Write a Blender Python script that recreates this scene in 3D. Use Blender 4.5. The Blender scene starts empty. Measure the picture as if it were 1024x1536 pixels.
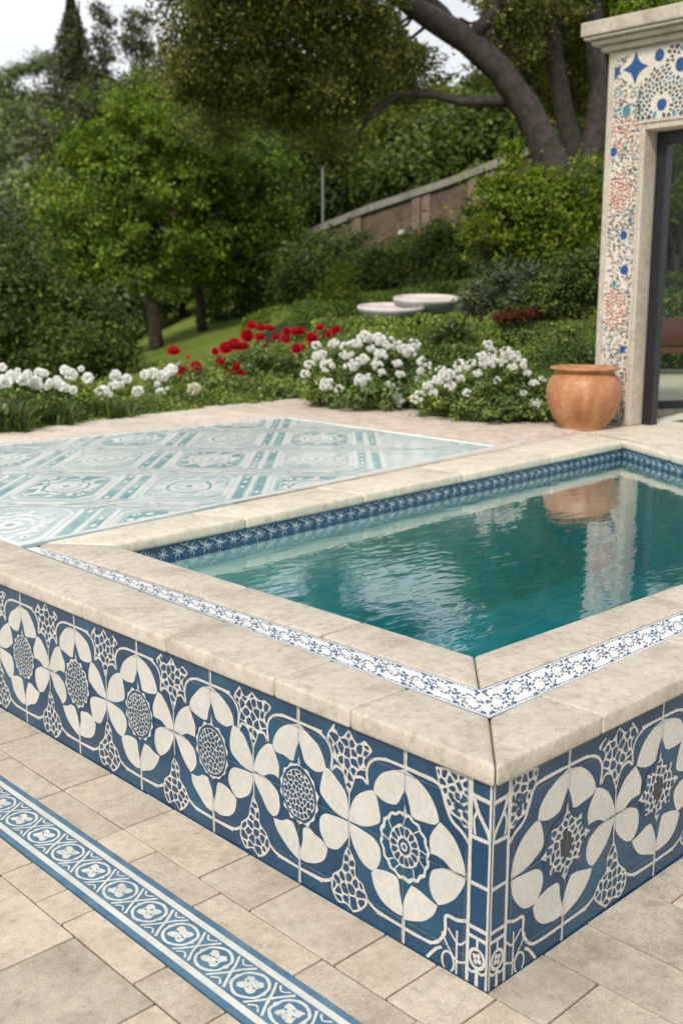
import bpy, bmesh, math, random
import numpy as np
from mathutils import Vector, Matrix
random.seed(7); rng = np.random.default_rng(7)
scn = bpy.context.scene
COL = scn.collection

# ------------------------------------------------------------------ camera
W, H = 1024., 1536.; F = 1591.306
CAM = np.array([-1.89235221, -1.45431821, 1.7])
R = np.array([[0.7228150098479821, 0.13664524037762205, -0.6773968850095219],
              [-0.6910415772863898, 0.1429280581887443, -0.7085429476354509],
              [0.0, 0.980254889538704, 0.19773808822647998]])
fw = -R[:, 2].copy(); fw[2] = 0; fw /= np.linalg.norm(fw); rt = R[:, 0].copy()
def ray(x, y):
    return R @ np.array([x - W / 2, H / 2 - y, -F])
def at(px, py, v):          # point seen at a photograph pixel, v metres ahead along the ground
    d = ray(px, py); return CAM + d * (v / (d @ fw))
def onz(px, py, z):
    d = ray(px, py); return CAM + d * ((z - CAM[2]) / d[2])
def onx(px, py, x):
    d = ray(px, py); return CAM + d * ((x - CAM[0]) / d[0])
def uv2w(u, v, z=0.):
    p = CAM + rt * u + fw * v; p[2] = z; return p

cd = bpy.data.cameras.new('camera'); cam = bpy.data.objects.new('camera', cd); COL.objects.link(cam)
m = Matrix([[R[i][j] for j in range(3)] + [CAM[i]] for i in range(3)] + [[0, 0, 0, 1]])
cam.matrix_world = m
cd.sensor_fit = 'VERTICAL'; cd.sensor_height = 36; cd.lens = F / H * 36
cd.clip_end = 2000; cd.clip_start = .05
cd.dof.use_dof = True; cd.dof.focus_distance = 3.5; cd.dof.aperture_fstop = 3.0
scn.camera = cam

# ------------------------------------------------------------------ materials
def newmat(name):
    mt = bpy.data.materials.new(name); mt.use_nodes = True
    nt = mt.node_tree; b = nt.nodes['Principled BSDF']
    return mt, nt, b
def N(nt, t, **k):
    n = nt.nodes.new(t)
    for a, v in k.items():
        if a in n.inputs: n.inputs[a].default_value = v
        else: setattr(n, a, v)
    return n
def L(nt, a, b): nt.links.new(a, b)
def ramp(nt, fac, stops):
    r = nt.nodes.new('ShaderNodeValToRGB'); e = r.color_ramp.elements
    while len(e) < len(stops): e.new(.5)
    for i, (p, c) in enumerate(stops):
        e[i].position = p; e[i].color = (*c, 1) if len(c) == 3 else c
    L(nt, fac, r.inputs[0]); return r
def mixc(nt, fac, a, b, mode='MIX'):
    n = nt.nodes.new('ShaderNodeMix'); n.data_type = 'RGBA'; n.blend_type = mode
    for i, x in ((0, fac), (6, a), (7, b)):
        if isinstance(x, (int, float)): n.inputs[i].default_value = x
        elif isinstance(x, tuple): n.inputs[i].default_value = (*x, 1)
        else: L(nt, x, n.inputs[i])
    return n.outputs[2]
def stone(name, c1, c2, c3, speck=.5, bump=.25, rough=.8, scale=1., stain=(.20, .17, .13)):
    mt, nt, b = newmat(name)
    tc = N(nt, 'ShaderNodeTexCoord'); geo = N(nt, 'ShaderNodeNewGeometry')
    P = geo.outputs['Position']
    vm = N(nt, 'ShaderNodeVectorMath', operation='MULTIPLY_ADD'); L(nt, P, vm.inputs[0])
    vm.inputs[1].default_value = (1, 1, 1)
    cmb = N(nt, 'ShaderNodeCombineXYZ')
    for i in range(3): L(nt, geo.outputs['Random Per Island'], cmb.inputs[i])
    sc = N(nt, 'ShaderNodeVectorMath', operation='SCALE'); sc.inputs[3].default_value = 37.
    L(nt, cmb.outputs[0], sc.inputs[0]); L(nt, sc.outputs[0], vm.inputs[2])
    V = vm.outputs[0]
    n1 = N(nt, 'ShaderNodeTexNoise', Scale=5. * scale, Detail=6., Roughness=.6); L(nt, V, n1.inputs[0])
    n2 = N(nt, 'ShaderNodeTexNoise', Scale=28. * scale, Detail=8., Roughness=.7); L(nt, V, n2.inputs[0])
    n3 = N(nt, 'ShaderNodeTexNoise', Scale=330. * scale, Detail=3., Roughness=.7); L(nt, V, n3.inputs[0])
    n4 = N(nt, 'ShaderNodeTexNoise', Scale=11. * scale, Detail=9., Roughness=.75); L(nt, V, n4.inputs[0])
    r1 = ramp(nt, n1.outputs[0], [(.28, tuple(x * .88 for x in c1)), (.5, c2), (.72, c3)])
    isl = ramp(nt, geo.outputs['Random Per Island'], [(0, (.90, .90, .91)), (.5, (.98, .97, .96)), (1, (1.05, 1.03, 1.))])
    c = mixc(nt, 1., r1.outputs[0], isl.outputs[0], 'MULTIPLY')
    r2 = ramp(nt, n2.outputs[0], [(.3, (.66, .64, .62)), (.46, (.93, .925, .92)), (.62, (1.09, 1.08, 1.07))])
    c = mixc(nt, .8, c, r2.outputs[0], 'MULTIPLY')
    r3 = ramp(nt, n3.outputs[0], [(.33, (.40, .38, .36)), (.45, (.94, .93, .92)), (.68, (1.2, 1.19, 1.17))])
    c = mixc(nt, speck, c, r3.outputs[0], 'MULTIPLY')
    r4 = ramp(nt, n4.outputs[0], [(.57, (0, 0, 0)), (.72, (1, 1, 1))])
    ms = N(nt, 'ShaderNodeMath', operation='MULTIPLY'); ms.inputs[1].default_value = .6; L(nt, r4.outputs[0], ms.inputs[0])
    c = mixc(nt, ms.outputs[0], c, stain)
    L(nt, c, b.inputs['Base Color']); b.inputs['Roughness'].default_value = rough
    b.inputs['Specular IOR Level'].default_value = .3
    bp = N(nt, 'ShaderNodeBump', Strength=bump, Distance=.004)
    ad = N(nt, 'ShaderNodeMath', operation='ADD'); L(nt, n3.outputs[0], ad.inputs[0]); L(nt, n2.outputs[0], ad.inputs[1])
    L(nt, ad.outputs[0], bp.inputs['Height']); L(nt, bp.outputs[0], b.inputs['Normal'])
    return mt
def glaze(name, c1, c2, rough=.28, scale=6., c3=None, bump=.08, edge=None):
    mt, nt, b = newmat(name)
    geo = N(nt, 'ShaderNodeNewGeometry')
    n1 = N(nt, 'ShaderNodeTexNoise', Scale=scale, Detail=4., Roughness=.55); L(nt, geo.outputs['Position'], n1.inputs[0])
    n2 = N(nt, 'ShaderNodeTexNoise', Scale=scale * 12, Detail=5., Roughness=.6); L(nt, geo.outputs['Position'], n2.inputs[0])
    st = [(.33, c1), (.66, c2)]
    if c3: st = [(.3, c1), (.52, c2), (.72, c3)]
    r = ramp(nt, n1.outputs[0], st)
    r2 = ramp(nt, n2.outputs[0], [(.3, (.86, .87, .88)), (.65, (1.07, 1.06, 1.05))])
    c = mixc(nt, .9, r.outputs[0], r2.outputs[0], 'MULTIPLY')
    L(nt, c, b.inputs['Base Color'])
    rr = ramp(nt, n2.outputs[0], [(.3, (rough * .8,) * 3), (.7, (rough * 1.5,) * 3)])
    L(nt, rr.outputs[0], b.inputs['Roughness'])
    bp = N(nt, 'ShaderNodeBump', Strength=bump, Distance=.004); L(nt, n1.outputs[0], bp.inputs['Height']); L(nt, bp.outputs[0], b.inputs['Normal'])
    return mt
def leafmat(name, cols, trans=.35, rough=.5):
    mt, nt, b = newmat(name)
    geo = N(nt, 'ShaderNodeNewGeometry')
    st = [(i / (len(cols) - 1), c) for i, c in enumerate(cols)]
    r = ramp(nt, geo.outputs['Random Per Island'], st)
    nz = N(nt, 'ShaderNodeTexNoise', Scale=2.0, Detail=4., Roughness=.65); L(nt, geo.outputs['Position'], nz.inputs[0])
    r2 = ramp(nt, nz.outputs[0], [(.32, (.5, .58, .55)), (.5, (.95, .95, .92)), (.68, (1.5, 1.38, 1.15))])
    c = mixc(nt, 1., r.outputs[0], r2.outputs[0], 'MULTIPLY')
    oi = N(nt, 'ShaderNodeObjectInfo'); r3 = ramp(nt, oi.outputs['Random'], [(0, (.8, .84, .85)), (1, (1.2, 1.14, 1.))]); c = mixc(nt, 1., c, r3.outputs[0], 'MULTIPLY')
    L(nt, c, b.inputs['Base Color']); b.inputs['Roughness'].default_value = rough
    b.inputs['Specular IOR Level'].default_value = .25
    t = N(nt, 'ShaderNodeBsdfTranslucent'); tc = mixc(nt, 1., c, (1.3, 1.35, .6), 'MULTIPLY'); L(nt, tc, t.inputs[0])
    mx = N(nt, 'ShaderNodeMixShader'); mx.inputs[0].default_value = trans
    L(nt, b.outputs[0], mx.inputs[1]); L(nt, t.outputs[0], mx.inputs[2])
    L(nt, mx.outputs[0], nt.nodes['Material Output'].inputs[0])
    return mt
def plain(name, c, rough=.5, metal=0., noise=.15, sc=20., bump=0.):
    mt, nt, b = newmat(name)
    geo = N(nt, 'ShaderNodeNewGeometry')
    nz = N(nt, 'ShaderNodeTexNoise', Scale=sc, Detail=6., Roughness=.65); L(nt, geo.outputs['Position'], nz.inputs[0])
    r = ramp(nt, nz.outputs[0], [(.3, tuple(x * (1 - noise * 2) for x in c)), (.7, tuple(min(1, x * (1 + noise)) for x in c))])
    L(nt, r.outputs[0], b.inputs['Base Color']); b.inputs['Roughness'].default_value = rough; b.inputs['Metallic'].default_value = metal
    if bump:
        bp = N(nt, 'ShaderNodeBump', Strength=bump, Distance=.02); L(nt, nz.outputs[0], bp.inputs['Height']); L(nt, bp.outputs[0], b.inputs['Normal'])
    return mt

M = {}
M['coping'] = stone('coping_limestone', (.45, .405, .345), (.53, .485, .42), (.57, .535, .475), speck=.85, bump=.6)
M['slab'] = stone('paving_limestone', (.48, .41, .325), (.56, .49, .40), (.60, .55, .465), speck=.85, bump=.7, stain=(.2, .17, .14))
M['slabgrey'] = stone('paving_grey', (.38, .335, .28), (.455, .41, .35), (.51, .47, .41), speck=.95, bump=.7, stain=(.14, .125, .10))
M['farstone'] = stone('far_coping', (.55, .51, .42), (.62, .57, .47), (.66, .62, .53), speck=.25, bump=.15, rough=.55)
M['portal'] = stone('portal_stone', (.40, .35, .29), (.47, .42, .355), (.52, .47, .40), speck=.3, bump=.2)
M['deck'] = stone('deck_stone', (.45, .37, .31), (.52, .44, .37), (.57, .49, .42), speck=.3, bump=.2, scale=.5)
M['joint'] = plain('joint_mortar', (.10, .08, .06), .95, noise=.3, sc=60)
M['blue'] = glaze('blue_glaze', (.006, .033, .078), (.009, .049, .108), .14, 4., (.011, .074, .128))
M['white'] = glaze('cream_glaze', (.47, .455, .415), (.535, .52, .48), .34, 5.)
M['inkblue'] = glaze('ink_blue', (.009, .036, .08), (.016, .058, .115), .3, 30.)
M['whiteband'] = glaze('white_band', (.60, .60, .59), (.68, .68, .665), .35, 8.)
M['bandblue'] = glaze('band_blue', (.025, .075, .17), (.06, .13, .25), .35, 60.)
M['stripblue'] = glaze('strip_blue', (.045, .115, .19), (.07, .15, .235), .4, 14., (.10, .185, .265))
M['stripwhite'] = glaze('strip_white', (.46, .47, .43), (.55, .56, .52), .5, 9., (.60, .61, .57))
M['dark'] = plain('dark_missing_glaze', (.045, .045, .05), .6, sc=80)
M['waterline'] = glaze('waterline_blue', (.012, .055, .11), (.02, .085, .15), .25, 9.)
M['waterlineink'] = glaze('waterline_white', (.48, .54, .54), (.58, .62, .60), .35, 60.)
M['basin'] = plain('pool_plaster', (.62, .74, .71), .7, noise=.12, sc=3.)
M['iron'] = plain('dark_metal', (.018, .019, .024), .4, .3, noise=.1)
M['bark'] = plain('bark', (.042, .032, .026), .9, noise=.4, sc=9., bump=.8)
M['bark2'] = plain('bark_brown', (.07, .042, .03), .9, noise=.4, sc=9., bump=.8)
M['soil'] = plain('soil', (.035, .03, .018), 1., noise=.4, sc=5., bump=.5)

# ------------------------------------------------------------------ object helpers
def tag(o, label=None, cat=None, group=None, kind=None):
    for k, v in (('label', label), ('category', cat), ('group', group), ('kind', kind)):
        if v: o[k] = v
    return o
def link(name, me, parent=None, smooth=False):
    o = bpy.data.objects.new(name, me); COL.objects.link(o)
    if parent: o.parent = parent; o.matrix_parent_inverse = Matrix.Translation(-Vector(parent.location))
    if smooth:
        me.polygons.foreach_set('use_smooth', [True] * len(me.polygons))
    return o
def empty(name, loc=(0, 0, 0)):
    o = bpy.data.objects.new(name, None); o.location = loc; COL.objects.link(o); return o
class Mesh:
    def __init__(s): s.v = []; s.f = []; s.mi = []
    def poly(s, pts, mi=0):
        k = len(s.v); s.v.extend([tuple(p) for p in pts]); s.f.append(tuple(range(k, k + len(pts)))); s.mi.append(mi)
    def prism(s, pts, z0, z1, mi=0):      # pts: 2D outline, counter-clockwise
        n = len(pts); k = len(s.v)
        s.v += [(x, y, z0) for x, y in pts] + [(x, y, z1) for x, y in pts]
        s.f += [tuple(range(k + n - 1, k - 1, -1)), tuple(range(k + n, k + 2 * n))]; s.mi += [mi, mi]
        for i in range(n):
            j = (i + 1) % n; s.f.append((k + i, k + j, k + n + j, k + n + i)); s.mi.append(mi)
    def box(s, a, b, mi=0):
        s.prism([(a[0], a[1]), (b[0], a[1]), (b[0], b[1]), (a[0], b[1])], a[2], b[2], mi)
    def tube(s, pts, rad, n=10, mi=0, cap=True, wob=0.):
        pts = [Vector(p) for p in pts]; k = len(s.v); prev = None
        for i, p in enumerate(pts):
            t = (pts[min(i + 1, len(pts) - 1)] - pts[max(i - 1, 0)]).normalized()
            a = t.orthogonal().normalized() if prev is None else (prev - t * prev.dot(t)).normalized()
            prev = a; b = t.cross(a)
            for j in range(n):
                an = 2 * math.pi * j / n; r = rad[i] * (1 + wob * math.sin(3 * an + i * .7) + wob * random.uniform(-.5, .5))
                s.v.append(tuple(p + (a * math.cos(an) + b * math.sin(an)) * r))
        for i in range(len(pts) - 1):
            for j in range(n):
                j2 = (j + 1) % n; s.f.append((k + i * n + j, k + i * n + j2, k + (i + 1) * n + j2, k + (i + 1) * n + j)); s.mi.append(mi)
        if cap:
            s.f.append(tuple(range(k + n - 1, k - 1, -1))); s.f.append(tuple(range(k + (len(pts) - 1) * n, k + len(pts) * n))); s.mi += [mi, mi]
    def lathe(s, prof, c, n=48, mi=0):
        k = len(s.v)
        for r, z in prof:
            for j in range(n):
                a = 2 * math.pi * j / n; s.v.append((c[0] + r * math.cos(a), c[1] + r * math.sin(a), c[2] + z))
        for i in range(len(prof) - 1):
            for j in range(n):
                j2 = (j + 1) % n; s.f.append((k + i * n + j, k + i * n + j2, k + (i + 1) * n + j2, k + (i + 1) * n + j)); s.mi.append(mi)
    def build(s, name, mats, parent=None, smooth=False, bevel=0., seg=2):
        me = bpy.data.meshes.new(name); me.from_pydata(s.v, [], s.f)
        for mt in (mats if isinstance(mats, (list, tuple)) else [mats]): me.materials.append(mt)
        me.polygons.foreach_set('material_index', s.mi)
        if bevel:
            bm = bmesh.new(); bm.from_mesh(me)
            bmesh.ops.bevel(bm, geom=bm.edges[:], offset=bevel, segments=seg, profile=.5, affect='EDGES')
            bm.to_mesh(me); bm.free()
        me.update()
        return link(name, me, parent, smooth)

def leafmesh(name, cen, size, mat, up=.3, outward=None, aspect=.5, fold=.0, droop=.0):
    """one mesh of many small leaves; each leaf is a separate rhombic blade"""
    cen = np.asarray(cen, float); n = len(cen)
    size = np.broadcast_to(np.asarray(size, float), (n,)) * rng.uniform(.65, 1.3, n)
    nr = rng.normal(size=(n, 3)); nr[:, 2] += up * 2
    if outward is not None: nr += outward
    nr /= np.linalg.norm(nr, axis=1)[:, None]
    t = rng.normal(size=(n, 3)); t[:, 2] -= droop
    t -= nr * np.sum(t * nr, 1)[:, None]; t /= np.linalg.norm(t, axis=1)[:, None]
    b = np.cross(nr, t)
    s = size[:, None]
    v = np.empty((n, 4, 3))
    v[:, 0] = cen - t * s * .5
    v[:, 1] = cen + b * s * aspect * .5 - t * s * .05 + nr * s * .08
    v[:, 2] = cen + t * s * .5 - nr * s * .12
    v[:, 3] = cen - b * s * aspect * .5 - t * s * .05 + nr * s * .08
    me = bpy.data.meshes.new(name)
    me.vertices.add(4 * n); me.vertices.foreach_set('co', v.reshape(-1))
    me.loops.add(4 * n); me.loops.foreach_set('vertex_index', np.arange(4 * n, dtype=np.int32))
    me.polygons.add(n); me.polygons.foreach_set('loop_start', np.arange(0, 4 * n, 4, dtype=np.int32))
    me.polygons.foreach_set('loop_total', np.full(n, 4, np.int32))
    me.materials.append(mat); me.update(calc_edges=True)
    return me
def crown_points(blobs, clumps_per, per, cr, shell=.35, jag=.18):
    """blobs: (centre, (rx, ry, rz) in u, v, z). returns leaf centres and outward vectors"""
    P = []; O = []; K = []
    tot = sum((b[1][0] * b[1][2] + b[1][0] * b[1][1]) for b in blobs)
    for c, r in blobs:
        nc = max(3, int(clumps_per * (r[0] * r[2] + r[0] * r[1]) / tot))
        d = rng.normal(size=(nc, 3)); d /= np.linalg.norm(d, axis=1)[:, None]
        rad = rng.uniform(shell, 1., nc) ** .45 * (1 + rng.normal(0, jag, nc).clip(-.3, .35))
        q = d * rad[:, None] * np.array(r)
        cc = c + q[:, :1] * rt + q[:, 1:2] * fw + np.array([0, 0, 1.]) * q[:, 2:3]
        dw = d[:, :1] * rt + d[:, 1:2] * fw + np.array([0, 0, 1.]) * d[:, 2:3]
        K.append(cc)
        k = per
        sz = cr * rng.uniform(.5, 1.4, nc)
        off = rng.normal(size=(nc, k, 3)) * sz[:, None, None] * np.array([1, 1, .6])
        P.append((cc[:, None, :] + off).reshape(-1, 3)); O.append(np.repeat(dw, k, 0))
    return np.concatenate(P), np.concatenate(O) * .8, np.concatenate(K)
def hsm(x, a, b):
    t = np.clip((x - a) / (b - a), 0, 1); return t * t * (3 - 2 * t)

# ------------------------------------------------------------------ 2D pattern helpers
def cr(pts, closed=True, n=4, sharp=()):
    """Catmull-Rom through points; indices in sharp stay corners"""
    m_ = len(pts); out = []
    rngi = range(m_ if closed else m_ - 1)
    for i in rngi:
        p1 = pts[i]; p2 = pts[(i + 1) % m_]
        p0 = pts[(i - 1) % m_] if (closed or i > 0) else p1
        p3 = pts[(i + 2) % m_] if (closed or i + 2 < m_) else p2
        if i in sharp: p0 = (2 * p1[0] - p2[0], 2 * p1[1] - p2[1])
        if (i + 1) % m_ in sharp: p3 = (2 * p2[0] - p1[0], 2 * p2[1] - p1[1])
        for k in range(n):
            t = k / n; r = []
            for a in (0, 1):
                r.append(.5 * (2 * p1[a] + (p2[a] - p0[a]) * t + (2 * p0[a] - 5 * p1[a] + 4 * p2[a] - p3[a]) * t * t + (-p0[a] + 3 * p1[a] - 3 * p2[a] + p3[a]) * t ** 3))
            out.append(tuple(r))
    if not closed: out.append(tuple(pts[-1]))
    return out
def clip(poly, a, b, c):        # keep a x + b y <= c
    out = []; n = len(poly)
    for i in range(n):
        p = poly[i]; q = poly[(i + 1) % n]
        dp = a * p[0] + b * p[1] - c; dq = a * q[0] + b * q[1] - c
        if dp <= 0: out.append(p)
        if (dp < 0 < dq) or (dq < 0 < dp):
            t = dp / (dp - dq); out.append((p[0] + (q[0] - p[0]) * t, p[1] + (q[1] - p[1]) * t))
    return out
def inside(p, poly):
    x, y = p; r = False; n = len(poly); j = n - 1
    for i in range(n):
        xi, yi = poly[i]; xj, yj = poly[j]
        if (yi > y) != (yj > y) and x < (xj - xi) * (y - yi) / (yj - yi) + xi: r = not r
        j = i
    return r
def area(p):
    return .5 * sum(p[i][0] * p[(i + 1) % len(p)][1] - p[(i + 1) % len(p)][0] * p[i][1] for i in range(len(p)))
def cells(pts, gap, box, nb=14): return [c for _, c in cells2(pts, gap, box, nb)]
def cells2(pts, gap, box, nb=14):
    res = []
    for i, p in enumerate(pts):
        poly = [(box[0], box[1]), (box[2], box[1]), (box[2], box[3]), (box[0], box[3])]
        near = sorted(range(len(pts)), key=lambda j: (pts[j][0] - p[0]) ** 2 + (pts[j][1] - p[1]) ** 2)[1:nb]
        for j in near:
            q = pts[j]; dx, dy = q[0] - p[0], q[1] - p[1]; l = math.hypot(dx, dy)
            if l < 1e-6: continue
            dx /= l; dy /= l; g = gap * random.uniform(.75, 1.3)
            poly = clip(poly, dx, dy, dx * p[0] + dy * p[1] + l / 2 - g / 2)
            if len(poly) < 3: break
        if len(poly) >= 3 and area(poly) > 1e-6:
            n = len(poly); o = []
            for k in range(n):
                a_, b_ = poly[k], poly[(k + 1) % n]
                for t in (.22, .78): o.append((a_[0] + (b_[0] - a_[0]) * t, a_[1] + (b_[1] - a_[1]) * t))
            res.append((p, o))
    return res
def scatter(poly, d, tries=900):
    xs = [p[0] for p in poly]; ys = [p[1] for p in poly]; o = []
    for _ in range(tries):
        p = (random.uniform(min(xs), max(xs)), random.uniform(min(ys), max(ys)))
        if inside(p, poly) and all((p[0] - q[0]) ** 2 + (p[1] - q[1]) ** 2 > d * d for q in o): o.append(p)
    return o
def clampcells(pts, gap, body, nb=14, mn=1.2e-5):
    xs = [p[0] for p in body]; ys = [p[1] for p in body]; res = []
    for p in pts:
        pass
    for p, c in cells2(pts, gap, (min(xs), min(ys), max(xs), max(ys)), nb):
        o = []
        for q in c:
            if not inside(q, body):
                lo, hi = 0., 1.
                for _ in range(9):
                    mdl = (lo + hi) / 2
                    if inside((p[0] + (q[0] - p[0]) * mdl, p[1] + (q[1] - p[1]) * mdl), body): lo = mdl
                    else: hi = mdl
                q = (p[0] + (q[0] - p[0]) * lo, p[1] + (q[1] - p[1]) * lo)
            o.append(q)
        if area(o) > mn: res.append(o)
    return res
class Inlay:
    """flat glaze shapes laid over a tile face, every overlapping layer at its own height"""
    off = 0; nf = 0; ks = 0
    def __init__(s, frame): s.fr = frame; s.m = Mesh(); s.k = 0; s.clips = []
    def add(s, poly, mi, lay, ks=None):
        for c in s.clips:
            poly = clip(poly, *c)
            if len(poly) < 3: return
        if ks is None:
            s.k = (s.k + 1) % 39; kq = s.k
        else: kq = 40 + ks
        h = .0004 + (lay + s.off) * .0004 + kq * .000005
        s.m.poly([s.fr(a, b, h) for a, b in poly], mi)
    def stroke(s, pts, w, mi, lay, wob=.12, closed=False):
        n = len(pts)
        if closed: pts = list(pts) + [pts[0]]; n += 1
        l = []; r = []
        for i in range(n):
            a = pts[max(i - 1, 0)]; b = pts[min(i + 1, n - 1)]
            if closed and i in (0, n - 1): a = pts[-2]; b = pts[1]
            dx, dy = b[0] - a[0], b[1] - a[1]; q = math.hypot(dx, dy) or 1
            ww = w * .5 * (1 + random.uniform(-wob, wob))
            if closed and i == n - 1: l.append(l[0]); r.append(r[0]); break
            l.append((pts[i][0] - dy / q * ww, pts[i][1] + dx / q * ww)); r.append((pts[i][0] + dy / q * ww, pts[i][1] - dx / q * ww))
        s.ks = (s.ks + 1) % 38
        for i in range(n - 1): s.add([l[i], l[i + 1], r[i + 1], r[i]], mi, lay, s.ks)
    def line(s, a, b, w, mi, lay):
        n = max(2, int(math.hypot(b[0] - a[0], b[1] - a[1]) / .03))
        s.stroke([(a[0] + (b[0] - a[0]) * i / n, a[1] + (b[1] - a[1]) * i / n) for i in range(n + 1)], w, mi, lay)

# ------------------------------------------------------------------ ground heights
def ground_h(u, v):
    u = np.asarray(u, float); v = np.asarray(v, float)
    uc = np.clip(u, -9, 2.8) - 6.2 * hsm(u, 4.2, 7.0)
    base = .42
    lawn = .34 + .262 * (uc + 4) + .07 * np.clip(v - 20, 0, 60)
    z = base + (lawn - base) * hsm(v, 11.5, 20)
    z = z - .7 * hsm(-u, 3.5, 9) * hsm(v, 14, 20)
    hill = 9.2 * hsm(v, 34, 84) + .6 * np.sin(u * .22 + 1) * hsm(v, 34, 60) - 3.5 * hsm(u, -12, 12) * hsm(v, 34, 60)
    return z + hill

# ------------------------------------------------------------------ RAISED POOL
TOP = .62
O = [(.555, .515), (.566, 2.585), (5.27, 2.903), (3.80, .50)]          # opening (near, left, far, right)
pool = empty('raised_pool', (0, 0, 0))
tag(pool, 'raised stone pool with blue and cream floral tiled walls and pale coping around teal water', 'pool')
T8 = [  # the eight petals of one flower: right and up from its centre, metres
 [(-.0048,.2154),(-.0136,.2138),(-.0523,.1985),(-.0856,.1784),(-.1083,.1505),(-.1156,.1200),(-.1005,.1101),(-.0695,.1022),(-.0312,.1100),(-.0125,.1404),(-.0022,.1672)],
 [(-.0042,.2156),(.0129,.2131),(.0478,.2036),(.0825,.1793),(.1086,.1454),(.1176,.1169),(.1011,.1037),(.0671,.0976),(.0383,.0937),(.0225,.0983),(.0180,.1164),(.0083,.1459),(-.0022,.1675)],
 [(.1204,.1170),(.1455,.1071),(.1735,.0840),(.1975,.0456),(.2110,.0035),(.1920,.0030),(.1637,.0024),(.1368,.0166),(.1086,.0203),(.0918,.0184),(.0864,.0525),(.0960,.0810)],
 [(.2110,-.0010),(.2004,-.0297),(.1777,-.0699),(.1453,-.0998),(.1203,-.1143),(.1000,-.0997),(.0891,-.0713),(.0918,-.0372),(.1067,-.0192),(.1483,-.0010),(.1866,-.0012)],
 [(-.0041,-.2119),(-.0036,-.1699),(.0097,-.1299),(.0271,-.0991),(.0537,-.1010),(.0830,-.1096),(.1175,-.1179),(.1068,-.1465),(.0757,-.1789),(.0378,-.1989)],
 [(-.0055,-.2032),(-.0349,-.2037),(-.0787,-.1912),(-.1095,-.1622),(-.1219,-.1251),(-.1048,-.1080),(-.0734,-.0973),(-.0394,-.0951),(-.0209,-.1043),(-.0143,-.1405),(-.0049,-.1753)],
 [(-.2092,-.0088),(-.1828,-.0092),(-.1439,-.0130),(-.1119,-.0196),(-.0897,-.0401),(-.0875,-.0736),(-.1017,-.1042),(-.1207,-.1171),(-.1562,-.1095),(-.1859,-.0789),(-.2038,-.0458)],
 [(-.2092,-.0048),(-.2059,.0284),(-.1896,.0691),(-.1606,.0982),(-.1225,.1176),(-.1055,.1092),(-.0939,.0749),(-.0892,.0428),(-.1029,.0255),(-.1440,.0038),(-.1828,-.0037)]]
def petals(inl, cx, cz, su):
    fx = -1 if su == 1. else 1
    if inl.nf > 0 and inl.nf % 3 == 1: fx = -fx
    if inl.nf % 4 == 2: fx = -fx
    inl.nf += 1; amp = .0022 if inl.nf > 1 else .0004
    for P0 in T8:
        P = []; sh = []; n = len(P0)
        fat = 1 + random.gauss(0, .02) if inl.nf > 1 else 1
        for i, (u, v) in enumerate(P0):
            a, b, c = P0[i - 1], P0[i], P0[(i + 1) % n]
            d1 = math.atan2(b[1] - a[1], b[0] - a[0]); d2 = math.atan2(c[1] - b[1], c[0] - b[0]); t = abs((d2 - d1 + math.pi) % (2 * math.pi) - math.pi)
            if t > .95: sh.append(i)
            r = math.hypot(u, v)
            if i not in sh and abs(u) > .02 and abs(v) > .02: u = u * fat + random.gauss(0, amp); v = v * fat + random.gauss(0, amp)
            P.append((cx + fx * u * su, cz + v))
        inl.add(cr(P, True, 4, sharp=tuple(sh)), 1, 1)
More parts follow.
